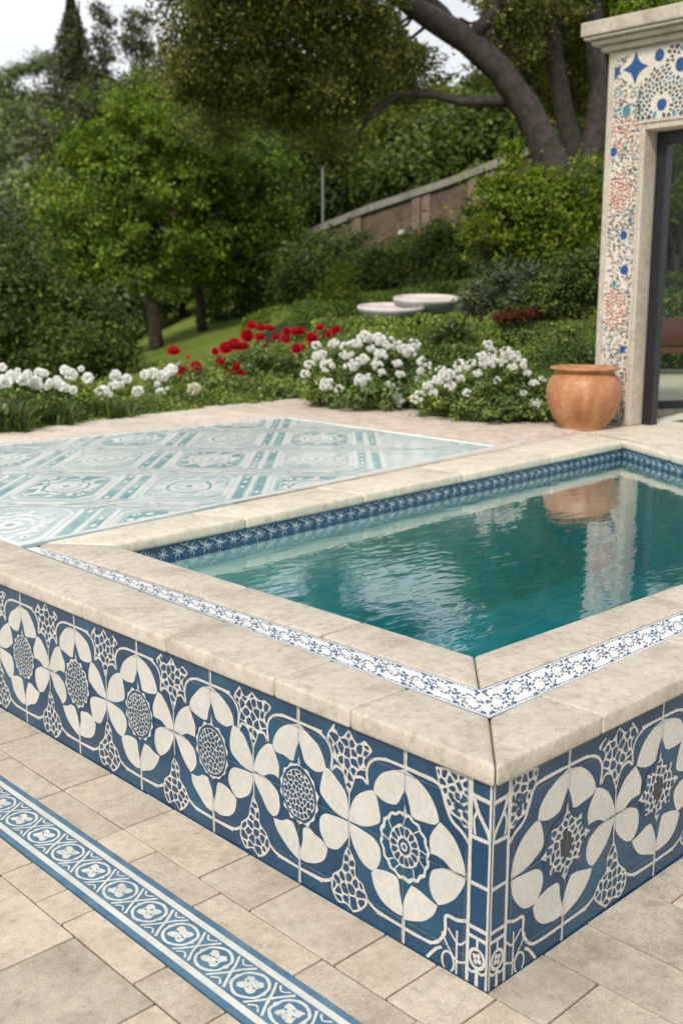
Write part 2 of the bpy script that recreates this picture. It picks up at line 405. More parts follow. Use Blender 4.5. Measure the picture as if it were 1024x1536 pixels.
def medallion(inl, cx, cz, su, kind):
    def el(r, n=28, j=.0, st=1.08): return [(cx + su * (r + random.gauss(0, j)) * math.cos(2 * math.pi * i / n), cz + st * (r + random.gauss(0, j)) * math.sin(2 * math.pi * i / n)) for i in range(n)]
    inl.add(el(.0890, 40, 0, 1.06), 0, 2)
    inl.off = 1
    if kind == 'dark':
        star = []
        for i in range(16):
            r = (.10 if i % 4 == 0 else .086) if i % 2 == 0 else .068
            a = math.pi * i / 8 + math.pi / 2; star.append((cx + su * r * math.cos(a), cz + 1.05 * r * math.sin(a)))
        inl.add(cr(star, True, 3, sharp=tuple(range(0, 16, 2))), 1, 2)
        body = el(.079, 26)
        pts = scatter(body, .019)
        for c in clampcells(pts, .0062, body): inl.add(c, 2 if random.random() < .75 else 0, 3)
        bl = cr([(cx + .026 * random.uniform(.7, 1.15) * math.cos(a), cz + .041 * random.uniform(.8, 1.1) * math.sin(a)) for a in np.arange(0, 6.28, .57)], True, 3)
        inl.add(bl, 3, 4); return
    if kind == 'wheel':
        ring = []
        for i in range(32):
            r = .0825 + (.004 if i % 2 else -.002); a = math.pi * i / 16
            ring.append((cx + su * r * math.cos(a), cz + 1.1 * r * math.sin(a)))
        inl.stroke(cr(ring, True, 2), .0095, 1, 2, closed=True, wob=.3)
        for i in range(9):
            a = 2 * math.pi * i / 9 + random.uniform(-.2, .2)
            inl.line((cx + su * .056 * math.cos(a), cz + 1.1 * .056 * math.sin(a)), (cx + su * .080 * math.cos(a + .12), cz + 1.1 * .080 * math.sin(a + .12)), .0036, 1, 2)
        inl.add(el(.055, 34, .0015), 1, 2)
        for i in range(14):
            a = 2 * math.pi * i / 14; w_ = .18
            P = []
            for r, da in ((.030, -w_ * .8), (.046, -w_), (.050, 0), (.046, w_), (.030, w_ * .8), (.027, 0)):
                P.append((cx + su * r * math.cos(a + da), cz + 1.1 * r * math.sin(a + da)))
            inl.add(cr(P, True, 2), 2, 3)
        inl.add(el(.021, 18), 0, 3); inl.add(el(.012, 16), 1, 4); inl.add(el(.006, 12), 0, 5); return
    st = 1.12
    ring = []
    for i in range(28):
        r = .0815 + (.0050 if i % 2 else -.0035) + random.gauss(0, .0018); a = math.pi * i / 14
        ring.append((cx + su * r * math.cos(a), cz + st * r * math.sin(a)))
    inl.add(cr(ring, True, 2), 1, 2)
    if kind == 'split':
        inl.add(el(.0755, 34, .001, 1.14), 2, 3); inl.add(el(.068, 34, .0015, 1.12), 1, 4); body = el(.066, 26, 0, 1.12); lay = 5
    else:
        body = el(.0765, 28, 0, 1.12); lay = 3
    pts = scatter(body, random.uniform(.0122, .0145), 1800)
    for c in clampcells(pts, .0029, body): inl.add(c, 2, lay)
def lace(inl, outline, d, gap, lay=2, sharp=(), frame=.0062):
    o = cr(outline, True, 3, sharp=sharp)
    inl.add(o, 1, lay)
    cx = sum(p[0] for p in o) / len(o); cz = sum(p[1] for p in o) / len(o)
    xs = [p[0] for p in o]; zs = [p[1] for p in o]
    body = [(cx + (p[0] - cx) * (1 - frame / max(.02, math.hypot(p[0] - cx, p[1] - cz))), cz + (p[1] - cz) * (1 - frame / max(.02, math.hypot(p[0] - cx, p[1] - cz)))) for p in o]
    for c in clampcells(scatter(body, d, 1500), gap, body): inl.add(c, 2 if random.random() < .6 else 0, lay + 1)
def ornaments(inl, x, s, zc):
    """the lace sprays between two flowers, x is the meeting line"""
    j = lambda a=.005: random.gauss(0, a)
    # upper spray
    up = [(x - .088 * s, .512 + j()), (x - .060 * s, .535 + j()), (x - .03 * s, .512 + j()), (x, .545 + j()), (x + .035 * s, .515 + j()), (x + .06 * s, .54 + j()),
          (x + .090 * s, .508 + j()), (x + .062 * s, .478 + j()), (x + .068 * s, .44 + j()), (x + .03 * s, .425 + j()), (x + .012 * s, .385 + j()),
          (x, .355 + j()), (x - .014 * s, .39 + j()), (x - .034 * s, .43 + j()), (x - .072 * s, .445 + j()), (x - .058 * s, .48 + j())]
    lace(inl, up, .0235, .0055, sharp=(1, 3, 5, 8, 11, 14))
    for sg in (-1, 1):
        inl.stroke(cr([(x, .362), (x + sg * .016 * s, .41), (x + sg * .05 * s, .425), (x + sg * .071 * s, .408 + j()), (x + sg * .068 * s, .445), (x + sg * .078 * s, .476), (x + sg * .105 * s, .497), (x + sg * .145 * s, .506), (x + sg * .205 * s, .507)], False, 4), .0082, 1, 1)
    inl.line((x, .29), (x, .36), .0055, 1, 1)
    # lower spray
    dn = [(x + .004, .205 + j()), (x + .020 * s, .165 + j()), (x + .030 * s, .125), (x + .066 * s, .09 + j()), (x + .072 * s, .045), (x + .045 * s, .012), (x + .012 * s, .024 + j()), (x - .018 * s, .006),
          (x - .05 * s, .028 + j()), (x - .076 * s, .066), (x - .056 * s, .105 + j()), (x - .026 * s, .125), (x - .024 * s, .165)]
    lace(inl, dn, .0235, .0055, sharp=(0, 3, 7, 10))
    for sg in (-1, 1):
        inl.stroke(cr([(x + sg * .066 * s, .075), (x + sg * .10 * s, .055), (x + sg * .15 * s, .05), (x + sg * .21 * s, .048)], False, 3), 0.0097, 1, 1)
    inl.line((x, .20), (x, .285), .0055, 1, 1)
def corner_band(inl, s):        # pilaster beside the corner, a from 0 to .066
    e = .0655
    for z in (.508,): inl.line((.002, z), (e, z + .004), 0.0122, 1, 1)
    inl.line((e, .0), (e, .56), 0.0110, 1, 1)
    inl.line((.0035, .0), (.0035, .56), 0.0085, 1, 1)
    for z0, z1 in ((.404, .402), (.279, .279), (.160, .160), (.134, .134)): inl.line((.002, z0), (e, z1), 0.0104, 1, 2)
    inl.stroke(cr([(.002, .408), (.014, .435), (.04, .47), (.056, .505)], False, 4), 0.0110, 1, 3)
    inl.stroke(cr([(.050, .41), (.054, .45), (.044, .48), (.060, .52)], False, 4), 0.0073, 1, 3)
    # little clover ring
    c = (.034, .078); n = 18
    inl.stroke([(c[0] + .023 * math.cos(i * 2 * math.pi / n), c[1] + .026 * math.sin(i * 2 * math.pi / n)) for i in range(n)], 0.0092, 1, 3, closed=True)
    for i in range(4):
        a = i * math.pi / 2 + .5
        inl.add([(c[0] + .009 * math.cos(a) + .0065 * math.cos(t), c[1] + .010 * math.sin(a) + .0075 * math.sin(t)) for t in np.arange(0, 6.28, .7)], 1, 3)
    inl.line((.034, .0), (.034, .05), 0.0110, 1, 2); inl.line((.034, .105), (.034, .13), 0.0073, 1, 2)
    inl.stroke(cr([(.005, .05), (.02, .04), (.034, .045), (.05, .035), (e, .045)], False, 3), 0.0073, 1, 3)
def near_corner(inl, s):        # quarter ornaments next to the pilaster
    o = [(.070, .555), (.066, .42), (.085, .415), (.098, .43), (.13, .437), (.150, .465), (.172, .508), (.182, .545), (.15, .553)]
    lace(inl, o, .021, .0065, sharp=tuple(range(9)), frame=.007)
    inl.stroke(cr([(.0655, .378), (.09, .40), (.125, .42), (.145, .455), (.168, .50), (.22, .506), (.285, .508)], False, 4), .0095, 1, 3)
    for q in range(5):
        a = q * 2 * math.pi / 5; cx, cz = .105, .475
        inl.add([(cx + (.016 + .011 * math.cos(t)) * math.cos(a) - .006 * math.sin(t) * math.sin(a), cz + (.016 + .011 * math.cos(t)) * math.sin(a) + .006 * math.sin(t) * math.cos(a)) for t in np.arange(0, 6.28, .6)], 2, 4)
    o = [(.070, .002), (.070, .150), (.088, .135), (.108, .120), (.135, .135), (.142, .095), (.165, .062), (.190, .045), (.172, .002)]
    inl.stroke(cr([(.0655, .168), (.10, .155), (.137, .15), (.14, .10), (.175, .056), (.23, .048), (.285, .048)], False, 4), .0095, 1, 3)
    inl.stroke(cr([(.20, .002), (.170, .04), (.15, .055)], False, 4), .008, 1, 1)
    inl.line((.10, .0), (.10, .125), .006, 1, 1)
    inl.stroke(cr([(.07, .05), (.1, .04), (.13, .07), (.15, .10)], False, 4), .006, 1, 2)
    inl.stroke(cr([(.07, .11), (.095, .09), (.13, .12)], False, 4), .006, 1, 2)
    n = 14
    inl.stroke([(.128 + .020 * math.cos(i * 2 * math.pi / n), .025 + .028 * math.sin(i * 2 * math.pi / n)) for i in range(n)], .006, 1, 1, closed=True)
def wall_pattern(inl, start, period, count, kinds, s, end):
    inl.clips = [(0, -1, -.002), (0, 1, .558), (-1, 0, -.001), (1, 0, end)]
    corner_band(inl, s); near_corner(inl, s)
    zc = .282
    for k in range(count):
        c = start + period * (k + .5)
        petals(inl, c, zc + random.gauss(0, .002), s)
        medallion(inl, c, zc + .002, s, kinds[k] if k < len(kinds) else random.choice(['split', 'honey', 'honey']))
        inl.off = 0
        inl.line((c, .49), (c, .56), .0115, 1, 2); inl.line((c, 0), (c, .075), .0105, 1, 2)
        for sg in (-1, 1):
            if k == 0 and sg < 0: continue
            inl.line((c, .507), (c + sg * .075 * s, .507), .0085, 1, 1); inl.line((c, .048), (c + sg * .10 * s, .048), .0075, 1, 1)
        inl.line((c, .507), (c - .1 * s, .507), .0085, 1, 1); inl.line((c, .048), (c - .1 * s, .048), .0085, 1, 1)
        # spikes of the star between the petals stay the blue ground; small points on the medallion's rim
        inl.add([(c - .006, zc + .096), (c, zc + .122), (c + .006, zc + .096)], 1, 1)
        ornaments(inl, start + period * (k + 1), s, zc)
def joints(inl, start, period, count, end):
    for k in range(2 * count + 1): inl.line((start + period * k / 2, .0), (start + period * k / 2, .56), .0014, 4, 8)
    a = .0
    for z in (.072, .282, .492):
        inl.line((.07, z), (end, z), .0013, 4, 9)
M['groutline'] = plain('grout_line', (.17, .19, .20), .9, noise=.3, sc=60)
pmats = [M['blue'], M['white'], M['inkblue'], M['dark'], M['groutline']]
EY, EX = 7.0, 5.2
w1 = Mesh(); w1.box((0, .0, -.08), (.16, EY, .563))
lw = w1.build('tiled_wall', M['blue'], pool)
tag(lw, 'long tiled wall running away to the left')
il = Inlay(lambda a, b, h: (-h, a, b)); wall_pattern(il, .0755, .418, 16, ['wheel', 'split', 'split', 'split', 'honey', 'honey'], 1., EY - .01); joints(il, .0755, .418, 16, EY - .01)
il.m.build('floral_inlay', pmats, lw)
w2 = Mesh(); w2.box((.16, .0, -.08), (EX, .16, .563))
rw = w2.build('tiled_wall', M['blue'], pool)
tag(rw, 'shorter tiled wall with dark centred flowers on the right')
ir = Inlay(lambda a, b, h: (a, -h, b)); wall_pattern(ir, .0815, .470, 10, ['dark'] * 10, 1.13, EX - .01); joints(ir, .0815, .470, 10, EX - .01)
ir.m.build('floral_inlay', pmats, rw)

def coping(pts, mat='coping', z0=.562, z1=TOP, g=.0016, bev=.011):
    c = (sum(p[0] for p in pts) / len(pts), sum(p[1] for p in pts) / len(pts))
    q = []
    n = len(pts)
    for i in range(n):       # inset for the joint
        a, b, d = pts[i - 1], pts[i], pts[(i + 1) % n]
        e1 = Vector((b[0] - a[0], b[1] - a[1])).normalized(); e2 = Vector((d[0] - b[0], d[1] - b[1])).normalized()
        n1 = Vector((-e1.y, e1.x)); n2 = Vector((-e2.y, e2.x)); bis = (n1 + n2).normalized(); k = g / max(.3, bis.dot(n1))
        q.append((b[0] + bis.x * k, b[1] + bis.y * k))
    ms = Mesh(); ms.prism(q, z0, z1)
    dz = random.uniform(-.0012, .0012)
    o = ms.build('coping_stone', M[mat], pool, smooth=False, bevel=bev, seg=4)
    o.location.z += dz
    for p in o.data.polygons: p.use_smooth = True
    return o
bi, bo = .348, .204       # mosaic band edges (left side), right side .18-.325
by0, by1 = .176, .325
# outer ring, left: joints measured
ys = [-.026, .469, .786, 1.33, 1.86, 2.45, 3.0, 3.6, 4.2, 4.8, 5.4, 6.0, 6.6, 7.02]
for i, (a, b) in enumerate(zip(ys, ys[1:])):
    w_a = bo + .016 * min(a, 3) / 1.0; w_b = bo + .016 * min(b, 3)
    if i == 0: coping([(-.026, -.026), (bo, by0), (bo + .007, b), (-.026, b)])
    else: coping([(-.026, a), (w_a, a), (w_b, b), (-.026, b)])
xs = [-.026, .430, 1.12, 1.75, 2.4, 3.0, 3.6, 4.2, 4.7, 5.2]
for i, (a, b) in enumerate(zip(xs, xs[1:])):
    w_a = by0 + .018 * min(a, 1.4); w_b = by0 + .018 * min(b, 1.4)
    if i == 0: coping([(-.026, -.026), (b, -.026), (b - .004, w_b), (bo, by0)])
    else: coping([(a, -.026), (b, -.026), (b, w_b), (a, w_a)])
# inner ring
ys = [.5, 1.0, 1.62, 2.2, 2.80]
P0 = (bi, by1)
coping([P0, O[0], (.558, 1.0), (.350, .988)])
for a, b in ((1.0, 1.62), (1.62, 2.2)): coping([(.350, a), (.558, a), (.561, b), (.336, b)])
coping([(.336, 2.2), (.561, 2.2), (.566, 2.585), (.36, 2.84), (.302, 2.79)])
xs = [.38, 1.552, 2.3, 3.0, 3.80]
coping([P0, (1.552, .345 - .03), (1.555, .505), O[0]])
for a, b in ((1.552, 2.3), (2.3, 3.05)): coping([(a, .315), (b, .31), (b, .50), (a, .503)])
coping([(3.05, .31), (4.05, .31), O[3], (3.05, .50)])
# far coping with bullnose, runs between opening and tile panel
far_a, far_b = O[1], O[2]
def lerp(a, b, t): return (a[0] + (b[0] - a[0]) * t, a[1] + (b[1] - a[1]) * t)
PA, PB = (.36, 2.84), (5.45, 3.42)
cuts = [0, .17, .36, .56, .78, 1]
for a, b in zip(cuts, cuts[1:]):
    coping([lerp(far_a, far_b, a), lerp(far_a, far_b, b), lerp(PA, PB, b), lerp(PA, PB, a)], 'farstone', bev=.016)
QA, QB = (5.45, 3.42), (4.05, .31)
cuts = [0, .25, .5, .75, 1]
for a, b in zip(cuts, cuts[1:]):
    coping([lerp(O[2], O[3], a), lerp(O[2], O[3], b), lerp((5.62, 3.36), (4.10, .31), b), lerp((5.45, 3.42), (4.10, .31), a) if a == 0 else lerp((5.62, 3.36), (4.10, .31), a)], 'farstone', bev=.016)

# blue and white floral band let into the coping
def band(path_in, path_out, name):
    pass
bm_ = Mesh()
bm_.poly([(bo, by0, .6165), (bi, by1, .6165), (.302, 2.80, .6165), (.250, 2.80, .6165)], 0)
bm_.poly([(bo, by0, .6165), (5.0, by0 + .025, .6165), (5.0, .31, .6165), (1.5, .313, .6165), (bi, by1, .6165)], 0)
bnd = bm_.build('mosaic_band', M['whiteband'], pool)
tag(bnd, 'white band with blue leaf sprigs let into the coping')
bi_ = Mesh()
def bandfill(f, length, width):
    k = 0
    def put(poly):
        nonlocal k
        k = (k + 1) % 16
        pp = [f(a, b) for a, b in poly]
        bi_.poly([(x, y, .6178 + k * .00004) for x, y in pp], 0)
    a = .0
    while a < length:
        b2 = min(a + .06, length)
        for c in (.014, .986): put([(a, c - .006), (b2, c - .006), (b2, c + .006), (a, c + .006)])
        a = b2
    # sprigs round white blossoms, the same motif every period, turned over every second time
    per = .098
    for m_ in range(int(length / per) + 1):
        fl_ = 1 if m_ % 2 else -1; ctr = (m_ + .5) * per
        for (da, dc, l, an, fat) in MOT:
            a = ctr + da + random.gauss(0, .0012); c = .5 + fl_ * dc + random.gauss(0, .006); an = an * fl_ + random.gauss(0, .12)
            if not (.004 < a < length - .004 and .05 < c < .95): continue
            l *= 1.12; w_ = l * fat * 1.15; ca, sa = math.cos(an), math.sin(an)
            P_ = [(a + (x * ca - y * sa), min(.965, max(.035, c + (x * sa + y * ca) / width))) for x, y in ((-l * .5, 0), (-l * .15, w_), (l * .25, w_ * .7), (l * .5, 0), (l * .1, -w_ * .85))]
            if all(0 < p[0] < length for p in P_): put(P_)
random.seed(21); MOT = []
for q in range(11):
    t = 2 * math.pi * q / 11; MOT.append((.026 * math.cos(t), .10 + .24 * math.sin(t), .013, t + 1.2, .26))
for q in range(16):
    for _ in range(20):
        da, dc = random.uniform(-.049, .049), random.uniform(-.40, .40)
        if math.hypot(da / .036, (dc - .10) / .32) > 1 and all(math.hypot(da - o_[0], (dc - o_[1]) * .14) > .0085 for o_ in MOT): MOT.append((da, dc, random.uniform(.010, .017), random.uniform(-1.3, 1.3), random.uniform(.22, .36))); break
for q in range(9): MOT.append((-.044 + q * .011, -.40, .008, .15, .3)); MOT.append((-.044 + q * .011, .41, .007, -.2, .3))
for q in range(12): MOT.append((-.045 + q * .0082, -.10 + .24 * math.sin(q * .55 + .6) * (1 if q < 6 else -1) * .6, .009, .5 * math.cos(q * .55), .12))
def fl(a, c):
    y0 = by0 + (by1 - by0) * c; t = a / (2.8 - .25)
    xi = bi + (.302 - bi) * t; xo = bo + (.250 - bo) * t
    return (xo + (xi - xo) * c, y0 + a * (1 - .0))
def frr(a, c):
    x0 = bo + (bi - bo) * c; t = min(1, a / 1.3)
    yo = by0 + .016 * t; yi = by1 - .012 * t
    return (x0 + a, yo + (yi - yo) * c)
bandfill(fl, 2.46, .14); bandfill(frr, 4.4, .145)
bi_.build('leaf_sprigs', M['bandblue'], bnd)

# basin, waterline tiles, submerged bench and steps
def inset_open(k):
    c = (2.4, 1.7); return [(p[0] + (p[0] - c[0]) / abs(p[0] - c[0]) * k, p[1] + (p[1] - c[1]) / abs(p[1] - c[1]) * k) for p in O]
Bq = inset_open(.022)
ms = Mesh(); zf = -.35
for i in range(4):
    a, b = Bq[i], Bq[(i + 1) % 4]; ms.poly([(a[0], a[1], zf), (b[0], b[1], zf), (b[0], b[1], .470), (a[0], a[1], .470)])
ms.poly([(p[0], p[1], zf) for p in Bq])
ms.build('basin', M['basin'], pool)
def inq(px0, py0, px1, py1, z0, z1, name):
    mm = Mesh(); mm.prism([(px0, py0), (px1, py0), (px1, py1 + .0), (px0, py1)], z0, z1); return mm.build(name, M['basin'], pool, bevel=.015)
tl = Mesh(); ti = Mesh()
for i in range(4):
    a, b = Bq[i], Bq[(i + 1) % 4]
    tl.poly([(a[0], a[1], .470), (b[0], b[1], .470), (b[0], b[1], .5625), (a[0], a[1], .5625)])
    Ld = math.hypot(b[0] - a[0], b[1] - a[1]); ux, uy = (b[0] - a[0]) / Ld, (b[1] - a[1]) / Ld
    nx, ny = uy, -ux       # towards the water
    cxy = (2.6, 1.7)
    if (cxy[0] - a[0]) * nx + (cxy[1] - a[1]) * ny < 0: nx, ny = -nx, -ny
    iw = Inlay(lambda s_, z, h, a=a, ux=ux, uy=uy, nx=nx, ny=ny: (a[0] + ux * s_ + nx * h * .6, a[1] + uy * s_ + ny * h * .6, z))
    iw.clips = [(0, -1, -.472), (0, 1, .561)]
    per = .088; k = 0
    while (k + 1) * per < Ld:
        c = (k + .5) * per; zc = .519; k += 1
        for q in range(8):
            an = q * math.pi / 4 + math.pi / 8 + random.gauss(0, .12); l = random.uniform(.026, .043)
            iw.add([(c + .0008 * math.cos(an), zc + .0), (c + l * .6 * math.cos(an) - .0022 * math.sin(an), zc + l * .6 * math.sin(an) + .0022 * math.cos(an)), (c + l * math.cos(an), zc + l * math.sin(an)), (c + l * .6 * math.cos(an) + .0022 * math.sin(an), zc + l * .6 * math.sin(an) - .0022 * math.cos(an))], 0, 0)
        iw.add([(c + .007 * math.cos(t), zc + .007 * math.sin(t)) for t in np.arange(0, 6.28, .8)], 0, 1)
        if random.random() < .8: iw.stroke(cr([(c - per / 2, zc + .03), (c - per * .25, zc + .012), (c, zc + .004), (c + per * .3, zc - .004), (c + per / 2, zc + .004)], False, 3), .0035, 0, 1)
        if random.random() < .5: iw.stroke(cr([(c + .02, zc + .035), (c + .044, zc + .022), (c + .066, zc + .036)], False, 3), .003, 0, 1)
    ti.v, base = ti.v, len(ti.v)
    ti.f += [tuple(x + base for x in f) for f in iw.m.f]; ti.v += iw.m.v; ti.mi += [0] * len(iw.m.f)
tt = tl.build('waterline_tiles', M['waterline'], pool)
ti.build('star_inlay', M['waterlineink'], tt)
def bench_(q, z1, nm):
    mm = Mesh(); mm.prism(q, zf + .002, z1); mm.build(nm, M['basin'], pool, bevel=.03, seg=4)
def ramp_(x0, x1, y0, y1, dy, za, zb, nm):
    mm = Mesh(); n = 8; k = n + 1
    for i in range(k):
        t = i / n; x = x0 + (x1 - x0) * t; z = za + (zb - za) * t * t
        mm.v += [(x, y0 + dy * t, z - .03), (x, y0 + .05 + dy * t, z), (x, y1 + dy * t, z), (x, y1 + dy * t, zf + .002), (x, y0 + dy * t, zf + .002)]
    for i in range(n):
        for a in range(4): mm.f.append((i * 5 + a, i * 5 + a + 1, i * 5 + a + 6, i * 5 + a + 5)); mm.mi.append(0)
    mm.build(nm, M['basin'], pool, smooth=True)
ramp_(.56, 2.5, 2.28, 2.60, .14, .36, -.34, 'submerged_bench')
ramp_(.56, 2.1, 1.55, 2.27, .10, .31, -.12, 'submerged_step')
sm = Mesh(); sm.lathe([(.0, 0), (.055, .0), (.062, .02), (.05, .055), (.075, .08), (.08, .10), (.05, .115), (0, .118)], (.80, 2.48, .345), 24)
sm.build('submerged_fitting', M['farstone'], pool, smooth=True)

# water body
wm, nt, b = newmat('pool_water'); nt.nodes.remove(b)
geo = N(nt, 'ShaderNodeNewGeometry')
mp = N(nt, 'ShaderNodeMapping'); mp.inputs['Rotation'].default_value = (0, 0, math.radians(-44)); mp.inputs['Scale'].default_value = (1., 2.2, 1.)
mp.inputs['Rotation'].default_value = (0, 0, math.radians(44)); L(nt, geo.outputs['Position'], mp.inputs[0])
a1 = N(nt, 'ShaderNodeTexNoise', Scale=3.2, Detail=2., Roughness=.5, Distortion=.6); L(nt, mp.outputs[0], a1.inputs[0])
a2 = N(nt, 'ShaderNodeTexNoise', Scale=12., Detail=1., Roughness=.4, Distortion=.8); L(nt, mp.outputs[0], a2.inputs[0])
a3 = N(nt, 'ShaderNodeTexNoise', Scale=7., Detail=1.5, Roughness=.45, Distortion=.8); L(nt, mp.outputs[0], a3.inputs[0])
msk = None
for jx, jy, jr in ((655, 835, .75), (700, 925, .55)):     # stronger ripples, added to catch sky glints
    jp = onz(jx, jy, .487); sb_ = N(nt, 'ShaderNodeVectorMath', operation='DISTANCE'); sb_.inputs[1].default_value = tuple(jp); L(nt, geo.outputs['Position'], sb_.inputs[0])
    mr = N(nt, 'ShaderNodeMapRange', interpolation_type='SMOOTHSTEP'); mr.inputs[1].default_value = jr * .15; mr.inputs[2].default_value = jr; mr.inputs[3].default_value = 1.; mr.inputs[4].default_value = 0.; L(nt, sb_.outputs['Value'], mr.inputs[0])
    if msk is None: msk = mr.outputs[0]
    else:
        mxx = N(nt, 'ShaderNodeMath', operation='MAXIMUM'); L(nt, msk, mxx.inputs[0]); L(nt, mr.outputs[0], mxx.inputs[1]); msk = mxx.outputs[0]
jm = N(nt, 'ShaderNodeMath', operation='MULTIPLY'); L(nt, msk, jm.inputs[0]); L(nt, a3.outputs[0], jm.inputs[1])
jk = N(nt, 'ShaderNodeMath', operation='MULTIPLY'); jk.inputs[1].default_value = 1.6; L(nt, jm.outputs[0], jk.inputs[0])
mm0 = N(nt, 'ShaderNodeMath', operation='MULTIPLY_ADD'); L(nt, a2.outputs[0], mm0.inputs[0]); mm0.inputs[1].default_value = .22; L(nt, a1.outputs[0], mm0.inputs[2])
mm = N(nt, 'ShaderNodeMath', operation='ADD'); L(nt, mm0.outputs[0], mm.inputs[0]); L(nt, jk.outputs[0], mm.inputs[1])
bp = N(nt, 'ShaderNodeBump', Strength=1., Distance=.0020); L(nt, mm.outputs[0], bp.inputs['Height'])
fr = N(nt, 'ShaderNodeFresnel', IOR=1.33); L(nt, bp.outputs[0], fr.inputs['Normal'])
fm = N(nt, 'ShaderNodeMath', operation='MULTIPLY', use_clamp=True); fm.inputs[1].default_value = 2.3; L(nt, fr.outputs[0], fm.inputs[0])
sx_ = N(nt, 'ShaderNodeSeparateXYZ'); L(nt, geo.outputs['True Normal'], sx_.inputs[0])
g1 = N(nt, 'ShaderNodeMath', operation='GREATER_THAN'); g1.inputs[1].default_value = .5; L(nt, sx_.outputs[2], g1.inputs[0])
g2 = N(nt, 'ShaderNodeMath', operation='SUBTRACT', use_clamp=True); L(nt, g1.outputs[0], g2.inputs[0]); L(nt, geo.outputs['Backfacing'], g2.inputs[1])
g3 = N(nt, 'ShaderNodeMath', operation='MULTIPLY'); L(nt, fm.outputs[0], g3.inputs[0]); L(nt, g2.outputs[0], g3.inputs[1])
gl = N(nt, 'ShaderNodeBsdfGlossy', Roughness=.02); L(nt, bp.outputs[0], gl.inputs['Normal'])
tr = N(nt, 'ShaderNodeBsdfTransparent'); tr.inputs[0].default_value = (.93, .98, .97, 1)
mx = N(nt, 'ShaderNodeMixShader'); L(nt, g3.outputs[0], mx.inputs[0]); L(nt, tr.outputs[0], mx.inputs[1]); L(nt, gl.outputs[0], mx.inputs[2])
out = nt.nodes['Material Output']; L(nt, mx.outputs[0], out.inputs[0])
va = N(nt, 'ShaderNodeVolumeAbsorption', Density=1.0); va.inputs[0].default_value = (.0, .655, .71, 1); L(nt, va.outputs[0], out.inputs['Volume'])
wq = inset_open(.0215)
ms = Mesh(); ms.prism(list(reversed(wq)), zf + .001, .487); wo = ms.build('water', wm); tag(wo, kind='structure')

# ------------------------------------------------------------------ DECK round the pool
dk = Mesh()
D0, D1, D2, D3 = (.02, .02), (.02, 6.95), (5.87, 7.30), (5.97, 4.10)
E1, E2 = (13., 4.4), (13., -.0)
zt = .6145
def slab(pts, z0=-.6, z1=zt, mi=0): dk.prism(pts, z0, z1, mi)
# masonry core around the basin (kept 3 cm outside the basin walls)
Ko = inset_open(.05)
slab([(.17, .17), (Ko[3][0], .17), Ko[3], Ko[0]], z1=.556); slab([(.17, .17), Ko[0], Ko[1], (.17, 2.84)], z1=.556)
slab([(.17, 2.843), Ko[1], Ko[2], (5.4, 3.4)], z1=.557)
slab([Ko[3], (5.15, .17), (5.7, 3.3), (5.4, 3.4), Ko[2]], z1=.558)
o = dk.build('deck', M['joint']); tag(o, kind='structure')
dk = Mesh()
slab([(.25, 2.90), (5.45, 3.43), (6.4, 3.5), (5.97, 4.10), (5.87, 7.30), (.25, 6.58)], z0=-.4, z1=.6125)
o = dk.build('deck', M['deck']); tag(o, kind='structure')
dk = Mesh()
slab([(5.46, 3.425), (5.63, 3.36), (4.12, .30), (4.12, -.0), (13, -.0), (13, 4.4), (6.4, 3.5)], z0=-.4, z1=.6135)
slab([(.0, 6.98), (.0, 6.58), (.24, 6.58), (5.87, 7.30), (5.87, 7.34)], z0=-.5, z1=.605)
o = dk.build('deck', M['farstone']); tag(o, kind='structure')
# brick-paved margin beyond the panel, real bricks with open joints
bk = Mesh()
def quadmap(q, s, t): return lerp(lerp(q[0], q[1], s), lerp(q[3], q[2], s), t)
M['brick'] = stone('margin_brick', (.50, .40, .34), (.56, .47, .405), (.60, .52, .46), speck=.25, bump=.2)
x = 4.56
while x < 5.86:
    y = 3.45 + (x - 4.5) * .03 + random.uniform(0, .1)
    ymax = 7.12 if x < 5.8 else 7.0
    while y < ymax:
        l = .21
        if not (x > 5.7 and y > 7.2): bk.prism([(x, y), (x + .082, y), (x + .082, y + l - .008), (x, y + l - .008)], .600, .617 + random.uniform(0, .002))
        y += l
    x += .09
y = 6.17
o = bk.build('brick_margin', M['brick']); tag(o, kind='structure')
# slabs along the far margin
fs = Mesh(); a = .28
while a < 4.5:
    b = min(a + random.uniform(.5, .8), 4.53)
    fs.prism([(a, 6.16 - .035 * a), (b - .006, 6.16 - .035 * b), (b - .006, 6.58 + .117 * (b - .25)), (a, 6.58 + .117 * (a - .25))], .600, .6175); a = b
M['margin'] = stone('margin_stone', (.51, .44, .38), (.57, .50, .44), (.61, .55, .49), speck=.25, bump=.2, scale=.6)
o = fs.build('margin_slabs', M['margin']); tag(o, kind='structure')

# ------------------------------------------------------------------ pale tile panel on the deck
panel = empty('floor_mosaic', (2.4, 4.5, .616)); tag(panel, 'pale teal and white glazed tile panel with medallions set in the deck', 'floor mosaic')
pq = [(.258, 2.862), (4.36, 3.40), (4.50, 5.97), (.258, 6.12)]
pm = Mesh(); pm.prism(pq, .600, .6160)
M['tealpale'] = glaze('pale_teal_glaze', (.42, .55, .56), (.56, .66, .66), .12, 3.6, (.72, .77, .75), bump=.03)  # teal glaze; its near-white tones put sky glare into the colour
M['glarepale'] = glaze('painted_glare_glaze', (.50, .62, .62), (.66, .74, .73), .10, 2.4, (.78, .81, .80), bump=.03)  # paler glaze with the sky glare painted into its colour
M['tealdeep'] = glaze('deep_teal_glaze', (.15, .33, .375), (.29, .46, .485), .12, 3.2, (.56, .66, .65), bump=.03)
M['palewhite'] = glaze('pale_white_glaze', (.68, .72, .71), (.78, .79, .78), .16, 5., bump=.03)
pm.build('tile_bed', M['tealpale'], panel)
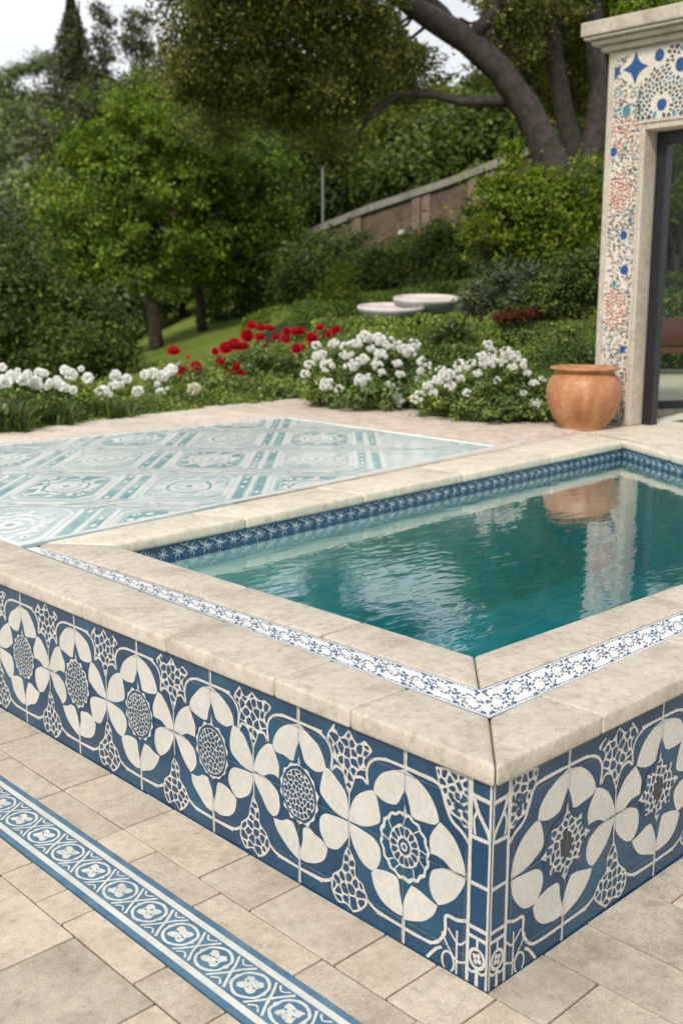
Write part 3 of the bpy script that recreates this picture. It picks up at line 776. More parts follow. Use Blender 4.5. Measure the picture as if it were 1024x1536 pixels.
def cw(q):   # half planes of convex quad (world xy)
    res = []; n = len(q)
    for i in range(n):
        a, b = q[i], q[(i + 1) % n]; res.append((b[1] - a[1], -(b[0] - a[0]), (b[1] - a[1]) * a[0] - (b[0] - a[0]) * a[1]))
    return res
HP = cw([(.275, 2.885), (4.33, 3.42), (4.47, 5.94), (.275, 6.09)])
px_ = Mesh(); kx = [0]
def pad(poly, mi, lay):      # poly in (u, v)
    w_ = [tuple(uv2w(a, b)[:2]) for a, b in poly]
    for h in HP:
        w_ = clip(w_, *h)
        if len(w_) < 3: return
    kx[0] = (kx[0] + 1) % 20
    px_.poly([(x, y, .6163 + lay * .0009 + kx[0] * .00004) for x, y in w_], mi)
def pring(cu, cv, ru, rv, wid, mi, lay, n=28, wav=0., ph=0, jit=0.):
    rr = [1 + wav * math.sin(i * 2 * math.pi / n * 8 + ph) + random.gauss(0, jit) for i in range(n)]
    for i in range(n):
        j = (i + 1) % n; a, b = 2 * math.pi * i / n, 2 * math.pi * j / n
        pad([(cu + ru * rr[i] * math.cos(a), cv + rv * rr[i] * math.sin(a)), (cu + ru * rr[j] * math.cos(b), cv + rv * rr[j] * math.sin(b)),
             (cu + (ru * rr[j] - wid) * math.cos(b), cv + (rv * rr[j] - wid * 1.5) * math.sin(b)), (cu + (ru * rr[i] - wid) * math.cos(a), cv + (rv * rr[i] - wid * 1.5) * math.sin(a))], mi, lay)
def pdisc(cu, cv, ru, rv, mi, lay, n=24, jit=.03, lob=0, amp=0.):
    pad(cr([(cu + ru * (1 + random.gauss(0, jit) + amp * math.cos(lob * 2 * math.pi * i / n)) * math.cos(2 * math.pi * i / n), cv + rv * (1 + random.gauss(0, jit) + amp * math.cos(lob * 2 * math.pi * i / n)) * math.sin(2 * math.pi * i / n)) for i in range(n)], True, 2), mi, lay)
def pline(a, b, w_, mi, lay):
    dx, dy = b[0] - a[0], b[1] - a[1]; l = math.hypot(dx, dy); dx /= l; dy /= l; h = w_ / 2
    pad([(a[0] - dy * h, a[1] + dx * h), (b[0] - dy * h, b[1] + dx * h), (b[0] + dy * h, b[1] - dx * h), (a[0] + dy * h, a[1] - dx * h)], mi, lay)
pad([(.16, 5), (3, 5), (3, 10), (.16, 10)], 3, -.3)  # right end of the bed paled: sky glare painted in
CU, CV, SU, SV = -.89, 7.20, .72, 1.08
for i in range(-3, 3):
    for j in range(-3, 4):
        cu, cv = CU + i * SU, CV + j * SV
        faint = cu > .1  # medallions left out where the glare is painted
        hw, hh, ch = .235, .41, .12
        oct_ = lambda hw, hh, ch: [(cu - hw, cv - hh + ch), (cu - hw + ch * .6, cv - hh), (cu + hw - ch * .6, cv - hh), (cu + hw, cv - hh + ch), (cu + hw, cv + hh - ch), (cu + hw - ch * .6, cv + hh), (cu - hw + ch * .6, cv + hh), (cu - hw, cv + hh - ch)]
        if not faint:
            o8 = oct_(hw, hh, ch)
            for a, b in zip(o8, o8[1:] + o8[:1]): pline(a, b, .024, 1, 1)
            pad(oct_(hw - .03, hh - .045, ch), 0 if (i + j) % 2 else 2, 0)
            o8 = oct_(hw - .045, hh - .07, ch * .9)
            for a, b in zip(o8, o8[1:] + o8[:1]): pline(a, b, .007, 1, 2)
            for sx_q in (-1, 1):
                for sy_q in (-1, 1): pdisc(cu + sx_q * (hw - .085), cv + sy_q * (hh - .15), .022, .045, 1, 2, n=10, jit=.15); pdisc(cu + sx_q * (hw - .085), cv + sy_q * (hh - .15), .008, .018, 2, 3, n=8)
            pdisc(cu, cv, .165, .26, 1, 1, jit=.05, lob=8, amp=.08); pring(cu, cv, .135, .21, .018, 2 if j % 2 else 0, 2, jit=.06)
            pdisc(cu, cv, .085, .13, 0, 2, jit=.05); pdisc(cu, cv, .065, .095, 1, 3, jit=.06, lob=6, amp=.12); pdisc(cu, cv, .02, .03, 2, 4)
            for q in range(10):
                a = q * .628 + .2; pdisc(cu + .175 * math.cos(a), cv + .31 * math.sin(a), .02, .035, 1, 2, n=8)
        # band bars running away between the columns
        bu = cu + SU / 2
        for t, w_ in ((-.095, .030), (0, .020), (.095, .030)):
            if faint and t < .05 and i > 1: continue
            pline((bu + t, cv - SV / 2 + .12), (bu + t, cv + SV / 2 - .12), w_, 1, 1)
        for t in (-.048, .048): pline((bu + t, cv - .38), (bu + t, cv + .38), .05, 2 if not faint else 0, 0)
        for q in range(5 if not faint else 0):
            pdisc(bu + random.choice((-.048, .048)), cv - .34 + q * .17, .014, .035, 1, 1, n=8)
        # woven knots at the crossings
        kv = cv + SV / 2
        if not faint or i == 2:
            for sg in (-1, 1):
                st = cr([(bu - .30, kv + sg * .02), (bu - .14, kv + sg * .085), (bu, kv + sg * .03), (bu + .14, kv - sg * .07), (bu + .30, kv - sg * .01)], False, 5)
                for a, b in zip(st, st[1:]): pline(a, b, .026, 1, 2)
                st = cr([(bu + sg * .095, kv - .15), (bu + sg * .02, kv - .06), (bu - sg * .05, kv + .04), (bu + sg * .095, kv + .15)], False, 4)
                for a, b in zip(st, st[1:]): pline(a, b, .016, 1, 3)
            for sg in (-1, 1):
                pline((cu - .24, kv + sg * .055), (cu + .24, kv + sg * .055), .026, 1, 1)
                pdisc(cu, kv + sg * .012, .18, .02, 1 if sg > 0 else 0, 2, jit=.1)
for q in np.arange(.3, 7, .3):
    pass
px_.build('painted_pattern', [M['tealpale'], M['palewhite'], M['tealdeep'], M['glarepale']], panel)
eg = Mesh()       # white glazed edging with a thin dark joint
def edging(a, b, w_):
    d = Vector((b[0] - a[0], b[1] - a[1])).normalized(); n_ = Vector((-d.y, d.x)) * w_
    eg.prism([a, b, (b[0] + n_.x, b[1] + n_.y), (a[0] + n_.x, a[1] + n_.y)], .601, .6212)
edging((.262, 2.868), (4.80, 3.465), .014); edging((4.362, 3.44), (4.50, 5.95), .006); edging((4.47, 5.955), (.28, 6.10), .016); edging((.262, 6.09), (.262, 2.89), .016)
eg.build('white_edging', M['palewhite'], panel)

# ------------------------------------------------------------------ GROUND PAVING
pv = Mesh(); pg = Mesh()
def pave(x0, x1, y0, y1, grey=False):
    g = .0032; t = random.uniform(-.0012, .0012)
    j = lambda: random.uniform(-.0012, .0012)
    (pg if grey else pv).prism([(x0 + g + j(), y0 + g + j()), (x1 - g + j(), y0 + g + j()), (x1 - g + j(), y1 - g + j()), (x0 + g + j(), y1 - g + j())], -.03, t)
def rowfill(x0, x1, joints, y_lo, y_hi, mn=.18, mx=.42, grey=lambda x, y: False):
    js = sorted(joints, reverse=True)
    while js[-1] > y_lo: js.append(js[-1] - random.uniform(mn, mx))
    js = sorted(js)
    while js[-1] < y_hi: js.append(js[-1] + random.uniform(mn, mx))
    for a, b in zip(js, js[1:]): pave(x0, x1, a, b, grey(x0, (a + b) / 2))
rowfill(-.20, 0, [2.25, 1.737, 1.506, 1.345, .935, .695, .347, .16, -.03], -3, 8)
rowfill(-.305, -.20, [2.115, 1.732, 1.342, 1.15, .822, .387, .05], -3, 8)
rowfill(-.62, -.512, [1.36, 1.148, 1.0, .640, .391], -3, 8)
rowfill(-1.06, -.62, [1.35, .920, .535, .1], -3, 8, .35, .55, lambda x, y: .5 < y < .93 or random.random() < .3)
xx = -1.06
while xx > -4:
    w_ = random.uniform(.2, .45); rowfill(xx - w_, xx, [random.uniform(0, .3)], -3.5, 8, .25, .55, lambda x, y: random.random() < .4); xx -= w_
gr = lambda x, y: random.random() < .85
rowfill(0, .233, [0, -.173, -.5], -3, 0, grey=lambda x, y: True)
rowfill(.233, .435, [0, -.42], -3, 0, grey=gr); rowfill(.435, .697, [0, -.46], -3, 0, grey=lambda x, y: True)
rowfill(.697, .95, [0, -.112], -3, 0, grey=gr)
xx = .95
while xx < 7:
    w_ = random.uniform(.2, .3); rowfill(xx, xx + w_, [0], -3, 0, grey=gr); xx += w_
o = pv.build('paving', M['slab'], bevel=.0022, seg=2); tag(o, kind='structure')
o = pg.build('paving', M['slabgrey'], bevel=.0022, seg=2); tag(o, kind='structure')
jb = Mesh(); jb.poly([(-4.3, -3.6, -.007), (0, -3.6, -.007), (0, 8.2, -.007), (-4.3, 8.2, -.007)]); jb.poly([(0, -3.6, -.007), (7.2, -3.6, -.007), (7.2, 0, -.007), (0, 0, -.007)])
o = jb.build('paving_joints', M['joint']); tag(o, kind='structure')

# ------------------------------------------------------------------ blue and white tile strip let into the paving
strip = empty('tile_strip', (-.41, 2., 0)); tag(strip, 'long blue and white patterned tile strip set in the stone paving', 'tile strip')
sb = Mesh(); X0, X1 = -.510, -.307
y = -3.
while y < 7.9:
    sb.prism([(X0, y + .0006), (X1, y + .0006), (X1, y + .1494), (X0, y + .1494)], -.03, .0005); y += .15
sb.build('tile_bed', M['stripblue'], strip)
S = Inlay(lambda a, b, h: (X0 + b, a, .0005 + h * .55)); WD = X1 - X0
S.clips = [(0, -1, -.001), (0, 1, WD - .001)]
ya, yb = -1.5, 4.2
for c, w_ in ((.030, .020), (WD - .030, .020)):
    a = ya
    while a < yb: S.add([(a, c - w_ / 2), (a + .151, c - w_ / 2), (a + .151, c + w_ / 2), (a, c + w_ / 2)], 1, 0); a += .15
c0, c1 = .046, WD - .046; cm = WD / 2
a = ya
while a < yb: S.add([(a, c0), (a + .151, c0), (a + .151, c1), (a, c1)], 1, 0); a += .15
per = .1505; y = .28 - per * 12
while y < yb:
    n = 26; g = lambda a=.001: random.gauss(0, a)
    S.add([(y - per / 2 + .0006, c0), (y + per / 2 + .0006, c0), (y + per / 2 + .0006, c1), (y - per / 2 + .0006, c1)], 0, 1)
    hx = [(y + (.050 + g()) * math.cos(t) * (1.04 if i % 2 else .98), cm + (.0475 + g()) * math.sin(t)) for i, t in enumerate(np.arange(0, 6.28, math.pi / 6))]
    S.stroke(cr(hx, True, 3), .0085, 1, 2, closed=True, wob=.18)
    lob = []
    for i in range(40):
        t = 2 * math.pi * i / 40; r = .0265 + .0065 * math.cos(4 * t) + g(.0013); lob.append((y + 1.18 * r * math.cos(t + .78), cm + 1.05 * r * math.sin(t + .78)))
    S.add(lob, 1, 3)
    for i in range(4):
        t = i * math.pi / 2 + .1 + random.gauss(0, .15); S.add([(y + .017 * math.cos(t) + random.uniform(.004, .0065) * math.cos(q), cm + .0145 * math.sin(t) + .0036 * math.sin(q + t)) for q in np.arange(0, 6.28, .8)], 0, 4)
    for _ in range(5):
        t = random.uniform(0, 6.28); q0 = random.uniform(.004, .024); S.add([(y + q0 * 1.1 * math.cos(t) + random.uniform(.002, .005) * math.cos(q), cm + q0 * math.sin(t) + random.uniform(.0012, .0028) * math.sin(q)) for q in np.arange(0, 6.28, 1.)], 0, 5)
    yk = y + per / 2; hw_ = (c1 - c0) / 2 - .001
    for sg in (-1, 1):
        S.stroke(cr([(yk - .036, cm - sg * hw_), (yk - .014 + g(), cm - sg * .024), (yk + g(), cm), (yk + .014, cm + sg * .024), (yk + .036, cm + sg * hw_)], False, 3), .0080, 1, 3 + (sg > 0), wob=.2)
        S.stroke(cr([(yk - .020, cm + sg * (hw_ - .001)), (yk, cm + sg * (hw_ - .015)), (yk + .020, cm + sg * (hw_ - .001))], False, 3), .0055, 1, 5, wob=.2)
        S.add([(yk + sg * .020, cm - .006), (yk + sg * .031, cm - .002), (yk + sg * .024, cm + .008), (yk + sg * .017, cm + .003)], 1, 2)
    y += per
S.m.build('scroll_pattern', [M['stripblue'], M['stripwhite']], strip)

# ------------------------------------------------------------------ PORTAL with mosaic
XF = 6.20
portal = empty('tiled_portal', (XF, 2.4, .62)); tag(portal, 'cream stone doorway with moulded cornice and colourful mosaic facing beside the pool', 'doorway')
YL, YR, ZO, ZT = 3.80, 3.425, 3.05, 3.70
ms = Mesh(); ms.box((XF, YR, .615), (XF + .24, YL, ZT)); ms.build('pier', M['portal'], portal, bevel=.012)
ms = Mesh(); ms.box((XF, .55, .615), (XF + .24, .95, ZT)); ms.build('pier', M['portal'], portal, bevel=.012)
ms = Mesh(); ms.box((XF + .001, .951, ZO), (XF + .239, YR - .001, ZT)); ms.build('lintel', M['portal'], portal, bevel=.004)
cn = Mesh()
prof = [(.04, ZT - .002, ZT + .045), (.085, ZT + .047, ZT + .085), (.12, ZT + .087, ZT + .108), (.135, ZT + .110, ZT + .225)]
for e, z0, z1 in prof:
    cn.box((XF - e * 1.35, .55 - e, z0), (XF + .24 + e, YL + e * 1.25, z1))
cn.build('cornice', M['portal'], portal, bevel=.016, seg=3)
# mosaic bed slightly recessed look: raised rim strips around a pale bed
M['grout'] = plain('pale_grout', (.56, .50, .43), .8, noise=.1, sc=30)
M['chipdark'] = plain('chip_dark', (.05, .065, .065), .35, noise=.3, sc=60)
M['chipred'] = plain('chip_red', (.34, .065, .05), .4, noise=.3, sc=60)
M['chipteal'] = plain('chip_teal', (.05, .20, .25), .35, noise=.3, sc=60)
M['chipblue'] = plain('chip_blue', (.012, .060, .19), .3, noise=.1, sc=10)
M['chipochre'] = plain('chip_ochre', (.35, .2, .09), .4, noise=.3, sc=60)
mmats = [M['grout'], M['chipdark'], M['chipred'], M['chipteal'], M['chipblue'], M['chipochre']]
A0, A1 = YR + .045, YL - .066
bed = Mesh(); bed.box((XF - .004, A0, .62), (XF + .01, A1, ZT - .03), 0); bed.box((XF - .0045, 1.0, ZO + .07), (XF + .01, A0 + .0, ZT - .03), 0)
mo = bed.build('mosaic', mmats, portal); tag(mo, 'mosaic of dark, red and blue chips on pale ground')
mi_ = Inlay(lambda a, b, h: (XF - .0045 - h, a, b))
def pxy(px, py): p = onx(px, py, XF); return p[1], p[2]
blues = [('d', 920, 228, .036), ('d', 935, 353, .036), ('d', 936, 405, .040), ('d', 933, 524, .030), ('t', 939, 166, .040), ('d', 989, 83, .045), ('d', 992, 157, .045), ('d', 1021, 96, .05),
         ('d', 944, 330, .018), ('t', 921, 425, .022)]
reds = [(930, 290, .15), (920, 463, .16)]
BL = [(pxy(x, y), r, k) for k, x, y, r in blues]
st_c = pxy(953, 102); RD = [(pxy(x, y), r) for x, y, r in reds]
ros = pxy(1000, 122)
def free(p):
    return all(math.hypot(p[0] - c[0], p[1] - c[1]) > r * 1.25 for c, r, k in BL) and (abs(p[0] - st_c[0]) + abs(p[1] - st_c[1]) > .15)
# pier chips: rows of short dabs, denser rows at intervals
z = .64
while z < ZT - .05:
    a = A0 + .010
    while a < A1 - .008:
        p = (a + random.gauss(0, .004), z + random.gauss(0, .006)); a += random.uniform(.016, .024)
        if not free(p): continue
        lint = p[1] > ZO + .06
        dens = .85 if lint else (.85 if math.sin(p[1] * 9.) > .1 else .6) + (.2 if p[0] < A0 + .04 else 0)
        mi = 1 if random.random() < .75 else random.choice((3, 3, 2, 5)); an = random.uniform(0, 3.14)
        for c, r in RD:
            d = math.hypot((p[0] - c[0]) / .72, p[1] - c[1])
            if d < r: dens = 0
        if ZO - .12 < p[1] < ZO + .12: mi = random.choice((1, 2, 2, 5)); dens = .8
        if random.random() > dens: continue
        l = random.uniform(.009, .0155); w_ = l * random.uniform(.4, .7); ca, sa = math.cos(an), math.sin(an)
        mi_.add([(p[0] + x * ca - y * sa, p[1] + x * sa + y * ca) for x, y in ((-l, -w_ * .5), (0, -w_), (l, -w_ * .3), (l * .7, w_ * .7), (-l * .3, w_), (-l * .9, w_ * .4))], mi, 0)
    z += .022
for c, r in RD:
    for q, fr_ in enumerate((.16, .34, .52, .70, .90)):
        rr_ = r * fr_; k = max(4, int(2 * math.pi * rr_ / .027))
        for i in range(k):
            t = 2 * math.pi * (i + .5 * (q % 2)) / k; wv = 1 + .10 * math.cos(8 * t) * (q > 1)
            p = (c[0] + rr_ * .80 * wv * math.cos(t), c[1] + rr_ * 1.05 * wv * math.sin(t))
            if not (A0 + .008 < p[0] < A1 - .008) or random.random() < .08: continue
            an = math.atan2(1.05 * math.cos(t), -.80 * math.sin(t)) + random.gauss(0, .15) + (.7 if q % 2 else 0); l = random.uniform(.012, .0155); w_ = l * .72; ca, sa = math.cos(an), math.sin(an)
            mi_.add([(p[0] + x * ca - y * sa, p[1] + x * sa + y * ca) for x, y in ((-l, -w_ * .5), (0, -w_), (l, -w_ * .3), (l * .7, w_ * .7), (-l * .3, w_))], 2 if random.random() < .85 else 5, 0)
# lintel: radial lace of cells around a rosette
pts = []
for rr_ in np.arange(.03, .62, .032):
    k = max(5, int(2 * math.pi * rr_ / .042)); ph = random.random()
    for q in range(k):
        a = 2 * math.pi * (q + ph) / k; pts.append((ros[0] + rr_ * math.cos(a) + random.gauss(0, .003), ros[1] + rr_ * math.sin(a) + random.gauss(0, .003)))
yy = A0 - .55
while yy > 1.05:
    for zz in np.arange(ZO + .1, ZT - .04, .034): pts.append((yy + random.gauss(0, .006), zz + random.gauss(0, .006)))
    yy -= .034
pts = [p for p in pts if 1.03 < p[0] < A0 + .03 and ZO + .085 < p[1] < ZT - .04 and free(p)]
for c in cells(pts, .011, (1.0, ZO + .075, A0 + .03, ZT - .035), 12):
    if area(c) < .0026 and all(free(q) for q in c): mi_.add(c, 1 if random.random() < .86 else 3, 1)
for c, r, k in BL:
    n = 9 if r > .02 else 6; ph = random.random() * 6
    mi_.add(cr([(c[0] + r * random.uniform(.9, 1.05) * math.cos(ph + i * 2 * math.pi / n), c[1] + 1.1 * r * random.uniform(.9, 1.05) * math.sin(ph + i * 2 * math.pi / n)) for i in range(n)], True, 2), 4 if k == 'd' else 3, 2)
s4 = []
for i in range(8):
    r = .125 if i % 2 == 0 else .058; a = i * math.pi / 4; s4.append((st_c[0] + r * .95 * math.cos(a), st_c[1] + r * 1.05 * math.sin(a)))
mi_.add(cr(s4, True, 3, sharp=(0, 2, 4, 6)), 4, 2)
tp = pxy(918, 113); mi_.add([(A1 - .002, tp[1] + .06), (A1 - .06, tp[1] + .055), (A1 - .03, tp[1] - .02), (A1 - .002, tp[1] - .05)], 4, 2)
mi_.m.build('mosaic_chips', mmats, mo)
rim = Mesh()
rim.box((XF - .012, A1, .62), (XF + .002, A1 + .014, ZT - .02)); rim.box((XF - .012, A0 - .014, .62), (XF + .002, A0, ZO + .062))
rim.box((XF - .013, 1.0, ZO + .05), (XF + .002, A0 - .0145, ZO + .066)); rim.box((XF - .0125, 1.0, ZT - .03), (XF + .002, A1 - .0005, ZT - .019))
rim.box((XF - .010, A0 + .0005, ZO + .050), (XF + .002, A1 - .0005, ZO + .064))
rim.build('stone_rim', M['portal'], portal, bevel=.003)
# glazed door frame in the opening
door = empty('glazed_door', (XF + .25, 3.3, .62)); tag(door, 'tall black metal framed glass doors standing inside the stone doorway', 'door')
fx = XF + .19
fm_ = Mesh(); fm_.box((fx, YR - .10, .614), (fx + .10, YR - .002, ZO - .002)); fm_.box((fx, .953, .614), (fx + .10, 1.05, ZO - .002)); fm_.box((fx + .001, 1.051, ZO - .10), (fx + .099, YR - .101, ZO - .003))
fm_.build('frame', M['iron'], door, bevel=.006)
gmat, nt, b = newmat('door_glass'); nt.nodes.remove(b)
gg = N(nt, 'ShaderNodeBsdfGlossy', Roughness=.01); gt = N(nt, 'ShaderNodeBsdfTransparent'); gt.inputs[0].default_value = (.80, .84, .82, 1)
lw_ = N(nt, 'ShaderNodeFresnel', IOR=1.5); mx = N(nt, 'ShaderNodeMixShader'); gk = N(nt, 'ShaderNodeMath', operation='MULTIPLY'); gk.inputs[1].default_value = .2; L(nt, lw_.outputs[0], gk.inputs[0]); L(nt, gk.outputs[0], mx.inputs[0]); L(nt, gt.outputs[0], mx.inputs[1]); L(nt, gg.outputs[0], mx.inputs[2]); L(nt, mx.outputs[0], nt.nodes['Material Output'].inputs[0])
# open leaf: hinged at the post, swung back into the passage
h0 = Vector((fx + .11, YR - .10)); d1 = onz(1024, 607, .62); d0 = onz(977, 614, .62)
dr = Vector((rt[0] * .94 + fw[0] * .34, rt[1] * .94 + fw[1] * .34)).normalized()
h0 = Vector((d0[0], d0[1])); nn = Vector((-dr.y, dr.x)) * .025
def leafbox(s0, s1, z0, z1, th=1.):
    a = h0 + dr * s0; b_ = h0 + dr * s1; n_ = nn * th
    return [(a.x - n_.x, a.y - n_.y), (b_.x - n_.x, b_.y - n_.y), (b_.x + n_.x, b_.y + n_.y), (a.x + n_.x, a.y + n_.y)], z0, z1
lf = Mesh()
for s0, s1, z0, z1 in ((-.6, 2.8, .62, .70), (-.6, 2.8, 3.2, 3.3), (-.6, -.52, .7, 3.2), (2.72, 2.8, .7, 3.2)): lf.prism(*leafbox(s0, s1, z0, z1))
lf.build('leaf_frame', M['iron'], door, bevel=.004)
lf = Mesh(); lf.prism(*leafbox(-.52, 2.72, .7, 3.2, .15)); lf.build('pane', gmat, door)
# bench and paving seen through the glass
bench = empty('garden_bench', (12, 6.3, .62)); tag(bench, 'dark reddish wooden bench seen through the glass door', 'bench')
M['wood'] = plain('bench_wood', (.10, .035, .022), .5, sc=14)
c = at(1012, 548, 15.5)
bd = rt; 
def obox(m_, c, su, sv, z0, z1):
    p = [c + rt * a * su + fw * b * sv for a, b in ((-1, -1), (1, -1), (1, 1), (-1, 1))]
    m_.prism([(q[0], q[1]) for q in p], z0, z1)
m1 = Mesh(); obox(m1, c, 1.3, .25, .92, 1.0); m1.build('seat', M['wood'], bench, bevel=.008)
m1 = Mesh(); obox(m1, c + fw * .22, 1.3, .03, 1.02, 1.42); m1.build('backrest', M['wood'], bench, bevel=.008)
for sx in (-1.2, 1.2):
    for sy in (-.16, .18):
        m1 = Mesh(); obox(m1, c + rt * sx + fw * sy, .035, .035, .55, .979); m1.build('leg', M['wood'], bench)
tr_ = Mesh(); q = [uv2w(3.2, 11.6), uv2w(9.5, 10.2), uv2w(9.5, 16.6), uv2w(3.9, 16.6)]
tr_.prism([(p[0], p[1]) for p in q], .2, .612); o = tr_.build('terrace', M['farstone']); tag(o, kind='structure')

# ------------------------------------------------------------------ terracotta pot
pc = (5.80, 3.63, .6155)
pot = Mesh(); prof = [(0, 0), (.175, 0), (.190, .012), (.215, .05), (.262, .12), (.298, .20), (.315, .285), (.312, .345), (.292, .41), (.258, .452), (.243, .466), (.236, .478), (.250, .487), (.283, .497), (.288, .508), (.283, .518), (.262, .522), (.236, .515), (.224, .495), (.232, .46), (.27, .38), (.28, .28), (.25, .17), (.16, .06), (0, .045)]
prof = cr(prof, False, 3)
pot.lathe(prof, pc, 96)
mt, nt, b = newmat('terracotta')
geo = N(nt, 'ShaderNodeNewGeometry'); tc = N(nt, 'ShaderNodeTexCoord')
mp = N(nt, 'ShaderNodeMapping'); mp.inputs['Scale'].default_value = (5, 5, 1.2); L(nt, geo.outputs['Position'], mp.inputs[0])
n1 = N(nt, 'ShaderNodeTexNoise', Scale=1.4, Detail=6., Roughness=.6); L(nt, mp.outputs[0], n1.inputs[0])
n2 = N(nt, 'ShaderNodeTexNoise', Scale=25., Detail=5.); L(nt, geo.outputs['Position'], n2.inputs[0])
r1 = ramp(nt, n1.outputs[0], [(.3, (.28, .11, .045)), (.5, (.375, .17, .072)), (.7, (.45, .25, .13))])
r2 = ramp(nt, n2.outputs[0], [(.3, (.8, .78, .76)), (.7, (1.1, 1.1, 1.08))]); c_ = mixc(nt, 1., r1.outputs[0], r2.outputs[0], 'MULTIPLY')
L(nt, c_, b.inputs['Base Color']); b.inputs['Roughness'].default_value = .5
bp = N(nt, 'ShaderNodeBump', Strength=.15, Distance=.01); L(nt, n2.outputs[0], bp.inputs['Height']); L(nt, bp.outputs[0], b.inputs['Normal'])
po = pot.build('terracotta_pot', mt, smooth=True); tag(po, 'large round empty terracotta pot standing before the tiled doorway', 'pot')


# ------------------------------------------------------------------ TERRAIN
def inpoly_margin(x, y):
    return (x < 5.6) & (x > -60) & (y < 6.6) | (x < -.2) & (y < 8.)
def terrain():
    us = np.concatenate([np.arange(-70, -12, 2.), np.arange(-12, 12, .3), np.arange(12, 72, 2.)])
    vs = np.concatenate([np.arange(-14, 6, 1.), np.arange(6, 30, .3), np.arange(30, 60, 1.), np.arange(60, 170, 4.)])
    U, V = np.meshgrid(us, vs); X = CAM[0] + rt[0] * U + fw[0] * V; Y = CAM[1] + rt[1] * U + fw[1] * V
    Z = ground_h(U, V) + .02 * np.sin(U * 2.1) * np.cos(V * 1.7)
    # the dug-out site of pool, deck and lower terrace
    edge = 6.55 + .117 * np.clip(X - .25, 0, 6)
    ins = ((X < 5.6) & (Y < edge)) | ((Y < 3.6) & (X < 6.4)) | (Y < -.2) | ((X > 5) & (Y < 3.9) & (X < 12))
    Z = np.where(ins, -.72, Z)
    Z = np.where((U > .27 * V) & (V > 8) & (V < 17.4), np.minimum(Z, .45), Z)
    lt = (X < -.3) & (Y > 6) & (Y < 9.5) | (X < -3.8) & (Y > -20); Z = np.where(lt & ~ins, np.minimum(Z, -.02), Z)
    Z = np.where((Y < -.2) & ((X < -4) | (X > 7) | (Y < -3.3)), -.012, Z); Z = np.where((X < -4.1) & (Y < 9), -.012, Z)
    nu, nv = len(us), len(vs)
    v = np.stack([X, Y, Z], -1).reshape(-1, 3)
    f = [(j * nu + i, j * nu + i + 1, (j + 1) * nu + i + 1, (j + 1) * nu + i) for j in range(nv - 1) for i in range(nu - 1)]
    me = bpy.data.meshes.new('ground'); me.from_pydata(v.tolist(), [], f)
    mt, nt, b = newmat('lawn')
    geo = N(nt, 'ShaderNodeNewGeometry')
    a = N(nt, 'ShaderNodeTexNoise', Scale=.9, Detail=6., Roughness=.6); L(nt, geo.outputs['Position'], a.inputs[0])
    c = N(nt, 'ShaderNodeTexNoise', Scale=38., Detail=6., Roughness=.75); L(nt, geo.outputs['Position'], c.inputs[0])
    r = ramp(nt, a.outputs[0], [(.3, (.10, .15, .024)), (.55, (.165, .22, .036)), (.75, (.21, .25, .06))])
    r2 = ramp(nt, c.outputs[0], [(.3, (.45, .5, .4)), (.65, (1.25, 1.2, 1.1))]); k = mixc(nt, 1., r.outputs[0], r2.outputs[0], 'MULTIPLY')
    L(nt, k, b.inputs['Base Color']); b.inputs['Roughness'].default_value = .9; b.inputs['Specular IOR Level'].default_value = .15
    bp = N(nt, 'ShaderNodeBump', Strength=.9, Distance=.05); L(nt, c.outputs[0], bp.inputs['Height']); L(nt, bp.outputs[0], b.inputs['Normal'])
    me.materials.append(mt); o = link('ground', me, smooth=True); tag(o, kind='structure')
terrain()
def gz(p):
    d = p - CAM; return float(ground_h(d @ rt, d @ fw))

# ------------------------------------------------------------------ FOLIAGE MATERIALS
F_ = {}
F_['bright'] = leafmat('leaf_bright', [(0.029, 0.0627, 0.0083), (0.0726, 0.1423, 0.0168), (0.1373, 0.2275, 0.0251), (0.242, 0.3071, 0.0418)])
F_['oak'] = leafmat('leaf_oak', [(0.0431, 0.0546, 0.014), (0.0862, 0.1048, 0.0241), (0.1386, 0.1549, 0.0361), (0.2619, 0.2504, 0.0701)], .25)
F_['olive'] = leafmat('leaf_olive', [(0.0281, 0.0503, 0.0114), (0.0515, 0.0889, 0.017), (0.0842, 0.1276, 0.0255), (0.1522, 0.1836, 0.0425)], .25)
F_['mid'] = leafmat('leaf_mid', [(0.0254, 0.0485, 0.0145), (0.0507, 0.0923, 0.0232), (0.093, 0.1386, 0.0319), (0.1692, 0.1963, 0.0508)], .3)
F_['lime'] = leafmat('leaf_lime', [(0.029, 0.0634, 0.008), (0.0774, 0.1417, 0.012), (0.1548, 0.2239, 0.02), (0.2709, 0.2985, 0.05)], .4)
F_['yellow'] = leafmat('leaf_yellow', [(0.0585, 0.0886, 0.012), (0.1287, 0.1673, 0.02), (0.234, 0.2558, 0.03)], .45)  # yellow-green leaves, the most translucent set
F_['hill'] = leafmat('leaf_hill', [(0.0699, 0.1071, 0.0537), (0.0997, 0.1478, 0.068), (0.1396, 0.1848, 0.0823), (0.1893, 0.2218, 0.0983)], .15)  # hill greens paled: distance haze put into the leaf colour
F_['conifer'] = leafmat('leaf_conifer', [(0.043, 0.0528, 0.028), (0.0626, 0.0726, 0.035), (0.0978, 0.0957, 0.0448)], .15)
F_['hedge'] = leafmat('leaf_hedge', [(0.0441, 0.0821, 0.0172), (0.0882, 0.1492, 0.0309), (0.1543, 0.2238, 0.0481), (0.2424, 0.2835, 0.0858)], .25)
F_['canopy'] = leafmat('leaf_olive_pale', [(.045, .06, .02), (.075, .095, .03), (.11, .13, .042), (.15, .165, .06)], .3)  # lighter olive leaf colours
F_['turf'] = leafmat('leaf_turf', [(.07, .13, .02), (.11, .19, .03), (.16, .25, .045), (.20, .28, .07)], .25)
